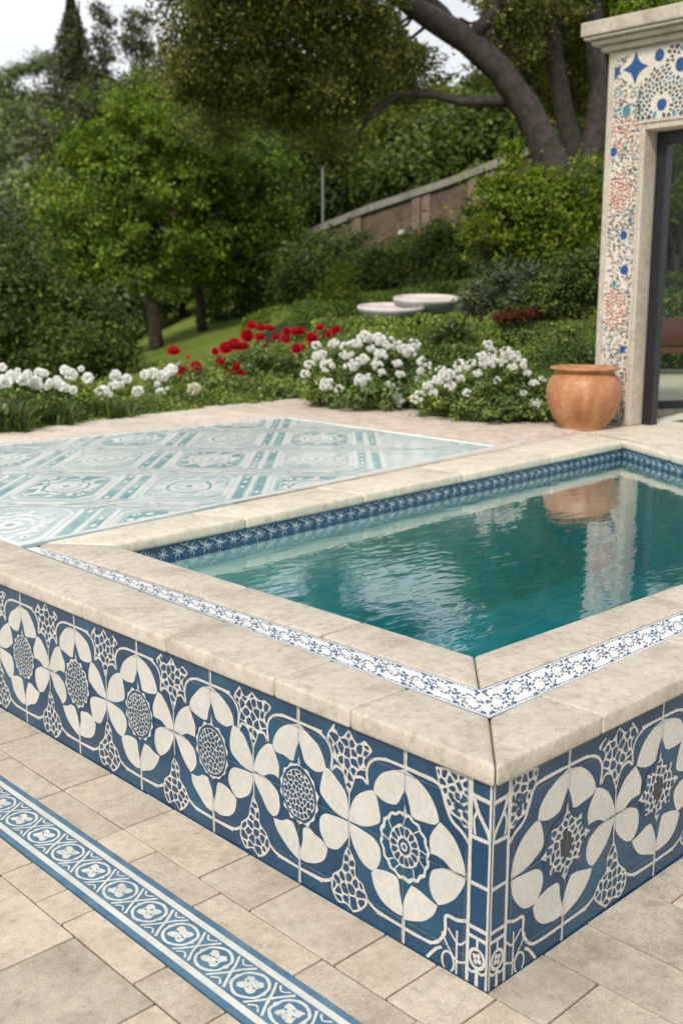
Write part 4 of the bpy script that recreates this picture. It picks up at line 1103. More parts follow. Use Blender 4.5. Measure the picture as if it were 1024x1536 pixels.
F_['rose'] = leafmat('leaf_rose', [(0.0468, 0.0949, 0.0253), (0.117, 0.1898, 0.0463), (0.208, 0.2846, 0.0737), (0.338, 0.3795, 0.1474)], .3)
F_['grey'] = leafmat('leaf_grey', [(.05, .07, .045), (.08, .11, .065), (.12, .15, .09)], .2)
F_['red'] = leafmat('leaf_red', [(0.0525, 0.0112, 0.0067), (0.0945, 0.0224, 0.0112), (0.063, 0.0392, 0.0112)], .3)

def blob(px, py, r, v, ry=None, depth=1.):
    c = at(px, py, v); k = v / F * 1.03
    return c, (r * k, r * k * depth, (ry or r) * k)
def wood(name, paths, mat, parent):
    ms = Mesh()
    for pts, rad in paths: ms.tube(pts, rad, 10 if rad[0] > .04 else 6, wob=.05)
    return ms.build(name, mat, parent, smooth=True)
def jitter(a, b, n, j):
    a = Vector(a); b = Vector(b); l = (b - a).length
    return [a.lerp(b, i / n) + Vector([random.gauss(0, j) * l * (0 < i < n) for _ in range(3)]) for i in range(n + 1)]
def plant(name, label, cat, base, blobs, mat, clumps, per, cr_, leaf, group=None, trunk=None, tr=.12, bark='bark', fname='crown', branches=14, shell=.35, jag=.18, up=.3, aspect=.55, droop=0., extra=None, stem='trunk', gap=None):
    root = empty(name, tuple(base)); tag(root, label, cat, group)
    P, Oo, K = crown_points(blobs, clumps, per, cr_, shell, jag)
    if gap is not None:
        ok = gap(P); P = P[ok]; Oo = Oo[ok]
    me = leafmesh(fname, P, leaf, F_[mat], up=up, outward=Oo, aspect=aspect, droop=droop)
    link(fname, me, root)
    paths = []
    base = np.array(base, float); base[2] -= .15
    if trunk is None:
        c = np.mean([b[0] for b in blobs], 0); trunk = [base, base * .4 + c * .6 - np.array([0, 0, .1])]
    pts = []
    for a, b in zip(trunk, trunk[1:]): pts += jitter(a, b, 4, .03)[:-1]
    pts.append(Vector(trunk[-1])); n = len(pts)
    paths.append((pts, [tr * (1.25 - .75 * i / (n - 1)) for i in range(n)]))
    for _ in range(branches):
        k = K[rng.integers(len(K))]; s = pts[rng.integers(n // 2, n)]
        l = (Vector(k) - s).length
        mid = jitter(s, k, 5, .05); r0 = tr * random.uniform(.25, .5)
        paths.append((mid, [r0 * (1 - .16 * i) for i in range(6)]))
    wood(stem, paths, M[bark], root)
    return root

# ---- broad green trees on the lawn
v = 24.
base = at(236, 522, v); base[2] = gz(base)
plant('broadleaf_tree', 'bright green round-crowned tree with a dark trunk standing on the lawn left of centre', 'tree', base,
      [blob(230, 190, 62, v), blob(160, 225, 62, v), blob(215, 270, 105, v), blob(120, 300, 72, v), blob(150, 360, 78, v, 66), blob(235, 350, 90, v, 80), blob(105, 385, 52, v, 30), blob(205, 150, 28, v), blob(285, 200, 55, v)],
      'bright', 470, 105, .165, .095, group=None, trunk=[base, at(226, 440, v), at(215, 400, v), at(205, 300, v)], tr=.135, bark='bark2', branches=30, jag=.32)
v = 26.
base = at(304, 495, v); base[2] = gz(base)
plant('broadleaf_tree', 'slimmer green tree whose trunk rises right behind the larger round tree', 'tree', base,
      [blob(310, 250, 80, v), blob(375, 270, 60, v), blob(330, 340, 85, v), blob(395, 330, 50, v), blob(300, 385, 60, v, 32), blob(375, 385, 48, v, 34), blob(340, 200, 38, v), blob(415, 230, 30, v)],
      'bright', 420, 95, .18, .10, trunk=[base, at(298, 430, v), at(310, 330, v)], tr=.11, bark='bark2', branches=20, jag=.24)
# ---- dark shrubs at left
def shrub(lbl, bl, mat, clumps, per, cr_, leaf, py, cat='shrub', nm='shrub', **k):
    c = np.mean([b[0] for b in bl], 0); base = c.copy(); base[2] = gz(c) if py is None else py
    return plant(nm, lbl, cat, base, bl, mat, clumps, per, cr_, leaf, fname='foliage', stem='stem', tr=k.pop('tr', .05), **k)
shrub('dark olive shrub mass filling the left edge behind the white flowers', [blob(5, 400, 55, 19), blob(-10, 470, 80, 18), blob(55, 445, 52, 18.5), blob(45, 525, 62, 18, 48)], 'olive', 420, 70, .17, .085, None, jag=.25)
shrub('dark olive shrub between the left edge and the round tree trunk', [blob(105, 480, 52, 18.5, 46), blob(145, 525, 42, 18, 34), blob(90, 535, 55, 17.5, 40), blob(165, 495, 28, 19, 26)], 'olive', 360, 70, .16, .08, None, jag=.25)
shrub('pale shrub low behind the left edge bushes, above their tops', [blob(20, 350, 42, 26), blob(70, 375, 40, 26)], 'grey', 120, 60, .2, .1, None)
shrub('shadowy dark shrub right behind the slim tree trunk', [blob(385, 440, 48, 27), blob(345, 455, 40, 28), blob(410, 400, 50, 30), blob(390, 350, 60, 32)], 'olive', 260, 70, .2, .11, None)
# ---- shrubs before the sloping wall
shrub('rounded mid green shrub at the low left end of the sloping wall', [blob(470, 400, 48, 22, 34), blob(445, 432, 34, 21, 26), blob(510, 395, 50, 22, 36), blob(480, 430, 45, 21.5, 26)], 'mid', 260, 80, .16, .085, None)
shrub('rounded mid green shrub below the middle of the sloping wall', [blob(590, 405, 58, 21, 36), blob(555, 425, 40, 20.5, 26), blob(640, 400, 50, 21, 36)], 'mid', 240, 80, .16, .08, None)
shrub('mid green shrub under the wall beside the lime green bush', [blob(680, 385, 50, 20, 42), blob(700, 420, 40, 19, 30), blob(650, 430, 36, 19.5, 22)], 'mid', 220, 80, .15, .08, None)
shrub('small upright yellow-green shrub poking up from the hedge left of the stone basins', [blob(515, 415, 14, 18, 26), blob(512, 440, 18, 18, 20), blob(478, 448, 12, 18, 14)], 'lime', 40, 40, .10, .06, None)
# ---- lime bush beside the doorway
v = 13.
shrub('large lime green leafy bush rising beside the tiled doorway', [blob(765, 300, 48, v, 36), blob(830, 315, 52, v, 46), blob(770, 370, 48, v, 34), blob(768, 242, 12, v, 28), blob(880, 300, 34, v, 50), blob(870, 370, 44, v, 40), blob(812, 385, 46, v, 34), blob(735, 345, 30, v, 26), blob(705, 318, 9, v, 6)],
      'lime', 560, 55, .085, .058, None, jag=.28, branches=24, aspect=.6, tr=.035)
shrub('grey-green shrub below the lime bush beside the hedge', [blob(760, 430, 42, 12.6, 34), blob(725, 450, 30, 12.8, 28), blob(800, 440, 36, 12.3, 36)], 'grey', 200, 60, .07, .045, None)
shrub('leafy green shrub with light tips close by the doorway pier', [blob(860, 430, 42, 12, 44), blob(820, 455, 30, 12, 30), blob(885, 400, 26, 12, 30)], 'mid', 240, 60, .075, .05, None)
shrub('low red leaved plant on top of the clipped hedge', [blob(775, 472, 18, 11.6, 4), blob(800, 466, 9, 11.7, 6), blob(752, 477, 12, 11.6, 4)], 'red', 60, 40, .035, .035, None)
shrub('yellowish leaved plant at the left foot of the lime bush', [blob(722, 352, 16, 12.6, 18), blob(712, 340, 12, 12.6, 10)], 'yellow', 30, 40, .06, .05, None, tr=.010, branches=6)

# ---- clipped hedges and ground cover tiers
def hedge(lbl, path, r, h, mat='hedge', leaf=.035, dens=900, zt=None):
    """path of (u, v, ztop): a rounded clipped row of leaves"""
    root = empty('clipped_hedge', tuple(uv2w(path[0][0], path[0][1], path[0][2] - h))); tag(root, lbl, 'hedge')
    P = []; Oo = []; core = Mesh()
    for (u0, v0, z0), (u1, v1, z1) in zip(path, path[1:]):
        l = math.hypot(u1 - u0, v1 - v0); n = int(l * dens * (r + h) * 3.2)
        t = rng.uniform(0, 1, n); du, dv = (u1 - u0) / l, (v1 - v0) / l
        an = rng.uniform(0, math.pi, n); bumpy = 1 + .05 * np.sin(t * l * 3.1 + an) + rng.normal(0, .035, n)
        ca, sa = np.cos(an), np.sin(an)
        ca = np.sign(ca) * np.abs(ca) ** .6; sa = sa ** .45
        a = ca * r * bumpy; z = (z0 + (z1 - z0) * t) - h + sa * h * bumpy
        U = u0 + (u1 - u0) * t - dv * a; Vv = v0 + (v1 - v0) * t + du * a
        X = CAM[0] + rt[0] * U + fw[0] * Vv; Y = CAM[1] + rt[1] * U + fw[1] * Vv
        P.append(np.stack([X, Y, z], -1)); o_ = np.zeros((n, 3)); o_[:, 2] = sa * 1.5; o_[:, 0] = -dv * ca * rt[0] + du * ca * fw[0]; o_[:, 1] = -dv * ca * rt[1] + du * ca * fw[1]; Oo.append(o_)
        if (u0, v0) == tuple(path[0][:2]): u0 += (u1 - u0) * .3; v0 += (v1 - v0) * .3
        if (u1, v1) == tuple(path[-1][:2]): u1 -= (u1 - u0) * .3; v1 -= (v1 - v0) * .3
        q = [uv2w(u0 + dv * r * .48, v0 - du * r * .48), uv2w(u1 + dv * r * .48, v1 - du * r * .48), uv2w(u1 - dv * r * .48, v1 + du * r * .48), uv2w(u0 - dv * r * .48, v0 + du * r * .48)]
        k = len(core.v)
        core.v += [(p[0], p[1], zz) for p, zz in zip(q, (z0 - h, z1 - h, z1 - h, z0 - h))] + [(p[0], p[1], zz) for p, zz in zip(q, (z0 - .28, z1 - .28, z1 - .28, z0 - .28))]
        for f in ((0, 1, 5, 4), (1, 2, 6, 5), (2, 3, 7, 6), (3, 0, 4, 7), (4, 5, 6, 7)): core.f.append(tuple(k + x for x in f)); core.mi.append(0)
    P = np.concatenate(P); Oo = np.concatenate(Oo)
    link('foliage', leafmesh('foliage', P, leaf, F_[mat], up=.5, outward=Oo, aspect=.6), root)
    core.build('inner_twigs', M['twig'], root)
M['twig'] = plain('twigs', (.018, .03, .012), .9, noise=.4, sc=30, bump=.5)
def hp(px, py, v): p = at(px, py, v); d = p - CAM; return (float(d @ rt), v, float(p[2]))
hedge('long low clipped hedge curving behind the stone basins up to the shrubs', [hp(395, 476, 17.6), hp(445, 457, 18), hp(520, 446, 18.2), hp(620, 430, 18.4), hp(735, 412, 18.6)], .75, .55, mat='turf', leaf=.045, dens=850)
hedge('low hedge band in front of the stone basins', [hp(480, 484, 13.0), hp(540, 478, 12.9), hp(625, 476, 12.8), hp(700, 478, 12.8)], .6, .5, leaf=.045, dens=800)
hedge('clipped hedge tier below the red leaved plant, left of the doorway', [hp(560, 505, 12.2), hp(640, 492, 12.2), hp(740, 486, 12.), hp(905, 478, 11.6)], .42, .45, leaf=.032, dens=1500)
hedge('lowest clipped hedge tier behind the white rose bushes', [hp(470, 540, 11.9), hp(560, 525, 11.6), hp(660, 520, 11.1), hp(780, 522, 10.7), hp(905, 522, 10.3)], .36, .50, leaf=.028, dens=1900)
hedge('green ground hedge beside the terracotta pot and doorway pier', [hp(630, 555, 10.7), hp(740, 560, 10.2), hp(845, 560, 9.7), hp(905, 556, 9.6)], .30, .42, leaf=.026, dens=2000)

hedge('tall hedge behind the bench seen through the glass door', [(3.9, 17.2, 1.75), (6.5, 17.0, 1.8), (10., 16.8, 1.8)], .5, 1.3, leaf=.06, dens=350)
# ---- sloping garden wall
gw = empty('sloping_wall', tuple(at(620, 380, 25))); tag(gw, 'brown stone garden wall with pale coping sloping up to the right behind the shrubs', 'wall')
M['wallstone'] = stone('brown_wall', (.065, .046, .034), (.10, .072, .053), (.14, .105, .08), speck=.5, bump=.6, scale=.5)
M['wallpil'] = stone('brown_pilaster', (.13, .097, .072), (.175, .13, .10), (.22, .17, .135), speck=.5, bump=.6, scale=.5)
M['wallcap'] = stone('wall_cap', (.16, .15, .13), (.21, .20, .17), (.25, .24, .21), speck=.3, scale=.5)
ws = [(462, 352, 27.), (560, 312, 26.), (680, 272, 25.), (800, 226, 24.)]
wallm = Mesh(); capm = Mesh(); pilm = []
def wseg(ms, p, q, th, z0f, dz0, dz1, off=0.):
    d = Vector((q[0] - p[0], q[1] - p[1])).normalized(); n_ = Vector((-d.y, d.x))
    k = len(ms.v)
    for zz in (0, 1):
        for (c, s_) in ((p, -1), (q, -1), (q, 1), (p, 1)):
            z = (c[2] + (dz1 if zz else dz0)) if zz or z0f is None else z0f
            ms.v.append((c[0] + n_.x * (s_ * th + off), c[1] + n_.y * (s_ * th + off), z))
    for f in ((0, 3, 2, 1), (4, 5, 6, 7), (0, 1, 5, 4), (1, 2, 6, 5), (2, 3, 7, 6), (3, 0, 4, 7)): ms.f.append(tuple(k + x for x in f)); ms.mi.append(0)
for a, b in zip(ws, ws[1:]):
    p, q = at(*a), at(*b); wseg(wallm, p, q, .15, .2, 0, -.1); wseg(capm, p, q, .25, None, -.099, .06)
wallm.build('wall_body', M['wallstone'], gw); capm.build('coping', M['wallcap'], gw)
for px_c, py_c, vv in ((537, 322, 26.2), (625, 292, 25.5), (640, 287, 25.4), (709, 264, 24.8), (735, 254, 24.6)):
    p = at(px_c, py_c, vv); q = p + (at(800, 226, 24.) - at(462, 352, 27.)) / 5.5 * .2
    mm_ = Mesh(); wseg(mm_, p, q, .26, .2, 0, -.13); pilm.append(mm_.build('pilaster', M['wallpil'], gw, bevel=.01))
mm_ = Mesh()
for a, b in (((556, 380, 23.6), (640, 356, 23.2)), ((640, 356, 23.2), (745, 326, 22.8))):
    wseg(mm_, at(*a), at(*b), .16, .3, 0, 0)
lw2 = mm_.build('low_wall', M['wallcap']); tag(lw2, 'low pale stone kerb wall in front of the sloping brown wall', 'wall')

# ---- slim posts
def post(lbl, px, y0, y1, v, r, nm='garden_post'):
    a, b = at(px, y1, v), at(px, y0, v); ms = Mesh(); a[2] = min(a[2], gz(a)) - .1
    ms.tube([a, a * .5 + b * .5, b], [r, r, r], 10); ms.box((b[0] - r * 1.4, b[1] - r * 1.4, b[2]), (b[0] + r * 1.4, b[1] + r * 1.4, b[2] + r * 1.2))
    o = ms.build(nm, M['greypost']); tag(o, lbl, 'post')
M['greypost'] = plain('grey_post', (.17, .18, .18), .7, noise=.15)
post('slim grey post behind the low end of the sloping wall', 484, 252, 340, 29., .035)
post('pale post far off among the trees on the left hillside', 39, 240, 300, 44., .10)

# ---- oak with its leaning trunk
def gap(P):
    d = P - CAM; c = d @ R; X = W / 2 - F * c[:, 0] / c[:, 2]; Y = H / 2 + F * c[:, 1] / c[:, 2]
    g1 = ((X - 664) / 62) ** 2 + ((Y - 34) / 38) ** 2 < rng.uniform(.75, 1.3, len(P))
    g2 = ((X - 700) / 85) ** 2 + ((Y + 90) / 80) ** 2 < rng.uniform(.6, 1.2, len(P))
    g3 = (Y < -40) & (X > 575) & (X < 850) & (rng.uniform(0, 1, len(P)) < .985)
    g4 = ((X - 215 - (Y * .35)) < 0) & (Y < 110)
    return ~(g1 | g2 | g3 | g4)
v = 17.
base = at(850, 330, v); base[2] = gz(base)
oak = empty('oak_tree', tuple(base)); tag(oak, 'huge dark oak with a leaning bare trunk and canopy spreading over the garden', 'tree')
tr_pts = [base, at(846, 300, v), at(822, 232, v), at(792, 165, v), at(750, 105, v), at(700, 62, v), at(650, 30, v - .3), at(600, -5, v - .6), at(540, -50, v - 1)]
tp = []
for i in range(len(tr_pts) - 1):
    for t in (0, .5):
        tp.append(Vector(tr_pts[i]) * (1 - t) + Vector(tr_pts[i + 1]) * t)
tp.append(Vector(tr_pts[-1]))
def sm_(p): return [Vector(q) for q in cr3(p)]
rad = [.40, .35, .31, .28, .25, .235, .22, .21, .205, .20, .195, .19, .175, .155, .14, .12, .10]
paths = [(tp, rad)]
paths.append(([Vector(at(x, y, v + d)) for x, y, d in ((775, 150, .2), (735, 152, 0), (690, 153, -.2), (650, 142, -.4), (600, 140, -.6), (560, 165, -.8), (538, 200, -1))], [.12, .085, .07, .06, .05, .04, .025]))
paths.append(([Vector(at(x, y, v + d)) for x, y, d in ((680, 52, 0), (660, 20, -.1), (640, 0, -.3), (632, -50, -.5), (620, -110, -.8))], [.16, .13, .12, .09, .06]))
paths.append(([Vector(at(x, y, v + d)) for x, y, d in ((700, 62, 0), (740, 20, -.1), (760, -30, -.3), (790, -90, -.5))], [.14, .10, .09, .06]))
wood('trunk', paths, M['bark'], oak)
wood('limb', [([Vector(at(x, y, v + .9)) for x, y in ((872, 330), (862, 240), (845, 170), (833, 100), (828, 30), (815, -40))], [.22, .17, .15, .135, .12, .10])], M['bark'], oak)
wood('limb', [([Vector(at(x, y, v + .3)) for x, y in ((868, 330), (880, 250), (893, 190), (898, 130), (890, 60), (893, -30))], [.22, .18, .165, .15, .14, .12])], M['bark'], oak)
ob = [blob(x, y, r, v + dv, ry) for x, y, r, dv, ry in (
    (300, 60, 55, -1, 48), (280, 120, 34, 0, 30), (360, 40, 80, -1, 70), (350, 130, 60, 0, 50), (440, 60, 90, -1.5, 80), (440, 150, 70, -.5, 56), (520, 40, 90, -1, 80), (520, 140, 60, 0, 50), (590, 60, 60, .5, 70),
    (600, 130, 40, 1.5, 30), (760, 30, 60, .5, 50), (820, 20, 70, 1.5, 70), (880, 60, 60, 2.5, 60), (860, 130, 60, 3, 60), (780, 100, 50, 2.5, 40), (930, 0, 80, 2.5, 60), (1010, 20, 80, 3, 70),
    (300, -30, 70, -1, 50), (400, -60, 110, -2, 80), (520, -80, 110, -2, 80), (820, -90, 110, 0, 90), (960, -90, 110, 1, 80), (300, -130, 90, -3, 60), (430, -180, 110, -3, 70), (330, 190, 40, 1.5, 24), (480, 205, 40, 1.5, 28))]
P, Oo, K = crown_points(ob, 2000, 110, .17, .1, .36)
ok = gap(P); P = P[ok]; Oo = Oo[ok]
link('crown', leafmesh('crown', P, .066, F_['oak'], up=.3, outward=Oo, aspect=.55), oak)
paths = []
Kl = [k for k in K if not -5 < (k - CAM) @ rt < -99]
for _ in range(40):
    k = K[rng.integers(len(K))]; s_ = min(tp[11:], key=lambda q: (q - Vector(k)).length)
    if (s_ - Vector(k)).length < 2.6 and gap(np.array([list(s_ * .4 + Vector(k) * .6), list(k)])).all(): paths.append((jitter(s_, k, 6, .05), [.03 * (1 - .14 * i) for i in range(7)]))
wood('branches', paths, M['bark'], oak)
v = 9.3
shrub('sprig of lime green leaves hanging over the doorway cornice', [blob(965, 8, 22, v, 9), blob(1010, 6, 26, v, 12), blob(932, 14, 7, v, 7)], 'lime', 16, 9, .05, .075, 4.6, nm='overhanging_branch', cat='branch', tr=.008, branches=5)

# ---- trees behind the wall
def backtree(lbl, bl, mat, clumps=300, per=70, cr_=.34, leaf=.17, tr=.18, grp=None, **k):
    c = np.mean([b[0] for b in bl], 0); base = c.copy(); base[2] = gz(c)
    return plant('broadleaf_tree', lbl, 'tree', base, bl, mat, clumps, per, cr_, leaf, tr=tr, group=grp, **k)
backtree('yellow-green tree behind the upper part of the sloping wall', [blob(640, 195, 66, 34, 52), blob(700, 205, 66, 34, 46), blob(600, 220, 60, 33, 60), blob(650, 165, 36, 35, 26)], 'yellow')
backtree('dark tree behind the wall in the shade of the leaning oak trunk', [blob(690, 225, 70, 30, 50), blob(760, 180, 60, 30, 70), blob(620, 260, 50, 29, 40), blob(780, 240, 50, 29, 40)], 'olive', 360)
backtree('mid green tree rising behind the grey post', [blob(500, 235, 50, 36, 50), blob(540, 200, 60, 36, 60), blob(470, 290, 50, 35, 46), blob(550, 280, 50, 35, 40), blob(440, 220, 40, 38, 40)], 'mid')
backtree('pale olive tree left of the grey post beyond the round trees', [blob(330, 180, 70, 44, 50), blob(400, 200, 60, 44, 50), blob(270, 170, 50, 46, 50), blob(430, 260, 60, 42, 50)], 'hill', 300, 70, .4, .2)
backtree('tall shadowy tree behind the oak limbs at the doorway side', [blob(820, 150, 60, 32, 70), blob(880, 200, 60, 32, 80), blob(830, 60, 60, 33, 60), blob(860, 270, 60, 30, 60), blob(930, 120, 60, 33, 90)], 'olive', 420)
backtree('yellow leaved tree seen through the top of the glass door', [blob(1000, 240, 14, 20, 50), blob(1002, 300, 12, 20, 40), blob(1060, 260, 40, 21, 70)], 'lime', 130, 60, .14, .09, tr=.07)
backtree('dark green tree filling the glass door behind the bench', [blob(1010, 340, 50, 22, 60), blob(1020, 240, 50, 23, 70), blob(990, 430, 40, 21, 40), blob(1080, 330, 70, 22, 90), blob(1050, 440, 60, 21, 50)], 'mid', 420, 70, .2, .11)
shrub('green shrub behind the bench through the glass', [blob(1010, 470, 50, 17.5, 45), blob(1070, 460, 60, 17.5, 50), blob(980, 500, 20, 17.5, 30)], 'mid', 220, 60, .12, .07, None)

backtree('olive brown tree between the round lawn trees and the big oak canopy', [blob(290, 110, 40, 30, 34), blob(350, 170, 60, 30, 40), blob(420, 200, 60, 30, 40), blob(270, 160, 34, 31, 30), blob(480, 220, 40, 30, 34)], 'canopy', 330, 70, .28, .13)
# ---- tall dark conifer and others against the sky
def conifer(lbl, px, ytop, ybot, w, v, mat='conifer', n=9000, leaf=.22):
    b = at(px, ybot, v); t = at(px, ytop, v); root = empty('conifer_tree', tuple(b)); tag(root, lbl, 'tree')
    h = t[2] - b[2]; ww = w * v / F
    z = rng.uniform(0, 1, n) ** 1.15; whorl = np.floor(z * 16) / 16; an = np.floor(rng.uniform(0, 1, n) * 9) / 9 * 6.283 + whorl * 40 + rng.normal(0, .22, n)
    rr = ww * ((1 - z) ** 1.25 + .10 * (1 - z)) * (.35 + .65 * np.sin(whorl * 91 + an * 2.) ** 2) * rng.uniform(.0, 1, n) ** .5 + .1
    P = np.stack([b[0] + rr * np.cos(an), b[1] + rr * np.sin(an), b[2] + z * h - rr * .25 + rng.normal(0, .12, n)], -1)
    link('crown', leafmesh('crown', P, leaf, F_[mat], up=.1, aspect=.4, droop=.4), root)
    g = b.copy(); g[2] = gz(b) - .5
    wood('trunk', [([Vector(g), Vector(b), Vector(t) - Vector((0, 0, .4))], [.28, .22, .04])], M['bark'], root)
conifer('tall dark conifer standing highest against the pale sky at upper left', 118, -12, 250, 104, 56, n=15000, leaf=.24)
for lbl, bl in (('thin ragged pine just right of the tallest conifer against the sky', [blob(148, 16, 11, 58, 9), blob(153, 38, 13, 58, 12), blob(147, 62, 11, 58, 9), blob(162, 82, 14, 58, 12), blob(150, 110, 16, 58, 16)]),
                ('small round topped pine against the sky right of the two conifers', [blob(210, 34, 17, 58, 18), blob(202, 62, 18, 58, 10), blob(216, 80, 16, 58, 10)]),
                ('low round tree on the skyline at the far left', [blob(68, 92, 20, 80, 13), blob(50, 100, 14, 80, 9)]),
                ('small pointed tree on the skyline at the left edge', [blob(25, 105, 11, 80, 10), blob(8, 118, 16, 80, 12)])):
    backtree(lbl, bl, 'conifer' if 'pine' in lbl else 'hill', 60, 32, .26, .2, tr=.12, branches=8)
backtree('dark rounded tree at the foot of the tall conifers', [blob(150, 170, 55, 52, 40), blob(200, 160, 40, 52, 30), blob(120, 215, 60, 50, 40), blob(235, 140, 34, 50, 40)], 'conifer', 260, 60, .4, .22)

# ---- woods on the hillside, each tree its own
protos = []
for k in range(4):
    root = empty('hillside_tree', (0, 0, 0))
    bl = [(np.array([0, 0, 2.6]), (1.9, 1.9, 1.5))] + [(np.array([random.uniform(-1.3, 1.3), random.uniform(-1.3, 1.3), random.uniform(1.6, 3.4)]), (random.uniform(.8, 1.3),) * 3) for _ in range(4)]
    P, Oo, K = crown_points(bl, 90, 45, .34, .3, .2)
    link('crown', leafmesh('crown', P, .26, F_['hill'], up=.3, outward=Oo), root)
    wood('trunk', [(jitter((0, 0, -.8), (0, 0, 2.6), 4, .03), [.2, .17, .14, .11, .07])], M['bark'], root)
    protos.append(root)
n = 0; used = [False] * 4
where = ['far left', 'left', 'middle left', 'middle', 'right']
spots = []
for vv in np.arange(38, 96, 5.):
    span = [p for p in np.arange(-70, 520, 1500 * 3.3 / vv / 1.0 * .65)]
    for px in span: spots.append((px + random.uniform(-16, 16), vv + random.uniform(-2, 2)))
for px, vv in spots:
    p = at(px, 400, vv); g = gz(p)
    if n >= 120: break
    k = random.randrange(4)
    if used[k]:
        r_ = protos[k].copy(); COL.objects.link(r_)
        for ch in protos[k].children:
            c = ch.copy(); COL.objects.link(c); c.parent = r_
    else: r_ = protos[k]; used[k] = True
    r_.location = (p[0], p[1], g - .4); s = random.uniform(.85, 1.35); r_.scale = (s, s, s * random.uniform(.8, 1.1)); r_.rotation_euler = (0, 0, random.uniform(0, 6.28))
    tag(r_, 'round hazy green tree among the woods covering the far hillside', 'tree', 'woods on the far hillside'); n += 1

# ---- roses and other flowers
def petalmat(name, c1, c2):
    mt, nt, b = newmat(name); geo = N(nt, 'ShaderNodeNewGeometry')
    r = ramp(nt, geo.outputs['Random Per Island'], [(0, c1), (1, c2)]); L(nt, r.outputs[0], b.inputs['Base Color']); b.inputs['Roughness'].default_value = .6
    b.inputs['Specular IOR Level'].default_value = .2
    t = N(nt, 'ShaderNodeBsdfTranslucent'); L(nt, r.outputs[0], t.inputs[0]); mx = N(nt, 'ShaderNodeMixShader'); mx.inputs[0].default_value = .42
    L(nt, b.outputs[0], mx.inputs[1]); L(nt, t.outputs[0], mx.inputs[2]); L(nt, mx.outputs[0], nt.nodes['Material Output'].inputs[0]); return mt
PM = {'white': petalmat('white_petal', (.84, .84, .79), (.90, .90, .87)), 'red': petalmat('red_petal', (.42, .008, .018), (.62, .03, .04)), 'orange': petalmat('orange_petal', (.6, .10, .05), (.7, .16, .08)), 'cream': petalmat('cream_petal', (.72, .68, .50), (.8, .76, .6))}
def bloom_mesh(kind, mat):
    ms = Mesh()
    def petal(c, dirn, up_, l, w_, cup):
        dirn = Vector(dirn).normalized(); up_ = Vector(up_); side = dirn.cross(up_).normalized(); c = Vector(c)
        g = []
        for i in range(4):
            t = i / 3; row = []
            for j in (-1, 0, 1):
                wd = w_ * math.sin(math.pi * (.18 + .66 * t)) * j
                row.append(c + dirn * l * t * (1 - .15 * t) + up_ * (cup * l * t * t + .12 * l * abs(j)) + side * wd)
            g.append(row)
        k = len(ms.v)
        for row in g: ms.v += [tuple(p) for p in row]
        for i in range(3):
            for j in range(2): ms.f.append((k + i * 3 + j, k + i * 3 + j + 1, k + (i + 1) * 3 + j + 1, k + (i + 1) * 3 + j)); ms.mi.append(0)
    def rose(c, r, tilt=(0, 0, 1)):
        c = Vector(c); T = Vector(tilt).normalized(); A = T.orthogonal().normalized(); B = T.cross(A)
        for ring, (np_, el_, l, cup) in enumerate(((6, -.15, 1., .25), (6, .35, .95, .45), (5, .8, .85, .6), (4, 1.3, .7, .5))):
            for q in range(np_):
                a = 2 * math.pi * (q + ring * .4) / np_ + random.gauss(0, .15)
                o_ = A * math.cos(a) + B * math.sin(a); dirn = (o_ * math.cos(el_) + T * math.sin(el_)).normalized(); u_ = (T * math.cos(el_) - o_ * math.sin(el_)).normalized()
                petal(c, dirn, u_, r * l, r * .55, cup)
    if kind == 'rose': rose((0, 0, 0), 1., (random.uniform(-.4, .4), random.uniform(-.4, .4), 1))
    elif kind == 'ball':
        for i in range(46):
            z_ = 1 - 1.75 * (i + .5) / 46; a = i * 2.39996; q = math.sqrt(max(0, 1 - z_ * z_)); d = Vector((q * math.cos(a), q * math.sin(a), z_)); t_ = d.orthogonal().normalized()
            t_ = (t_ * math.cos(a * 3) + d.cross(t_) * math.sin(a * 3)).normalized()
            petal(d * .62, (d * .55 + t_ * .6), (d - t_ * .5).normalized(), .55, .32, .3)
    else:
        for _ in range(13):
            d = Vector((random.gauss(0, 1), random.gauss(0, 1), abs(random.gauss(0, .9)))).normalized(); rose(d * random.uniform(.42, .70), random.uniform(.28, .42), d)
    me = bpy.data.meshes.new('bloom'); me.from_pydata(ms.v, [], ms.f); me.materials.append(PM[mat]); return me
BM_ = {(k, c): [bloom_mesh(k, c) for _ in range(3)] for k, c in (('rose', 'white'), ('rose', 'red'), ('rose', 'orange'), ('rose', 'cream'), ('cluster', 'white'), ('ball', 'white'), ('ball', 'cream'))}
def bloom(parent, kind, colr, px, py, v, rpx):
    p = at(px, py, v); o = bpy.data.objects.new('bloom', random.choice(BM_[(kind, colr)])); COL.objects.link(o)
    o.parent = parent; o.matrix_parent_inverse = Matrix.Translation(-Vector(parent.location)); o.location = p
    r = rpx * v / F * 1.08; o.scale = (r, r, r * .92)
    d = CAM - p; o.rotation_euler = (Matrix.Rotation(random.uniform(.3, .9), 3, Vector(rt)) @ Matrix.Rotation(random.uniform(0, 6.28), 3, 'Z')).to_euler(); return o
def flowerbush(lbl, bl, mat, clumps, per, cr_, leaf, blooms, zb, nm='rose_bush', cat='rose bush', **k):
    c = np.mean([b[0] for b in bl], 0); base = c.copy(); base[2] = zb
    root = plant(nm, lbl, cat, base, bl, mat, clumps, per, cr_, leaf, fname='foliage', stem='stems', tr=.015, branches=30, **k)
    for b in blooms: bloom(root, *b)
    return root
ZB = .48
v1, v2 = 11.0, 9.6
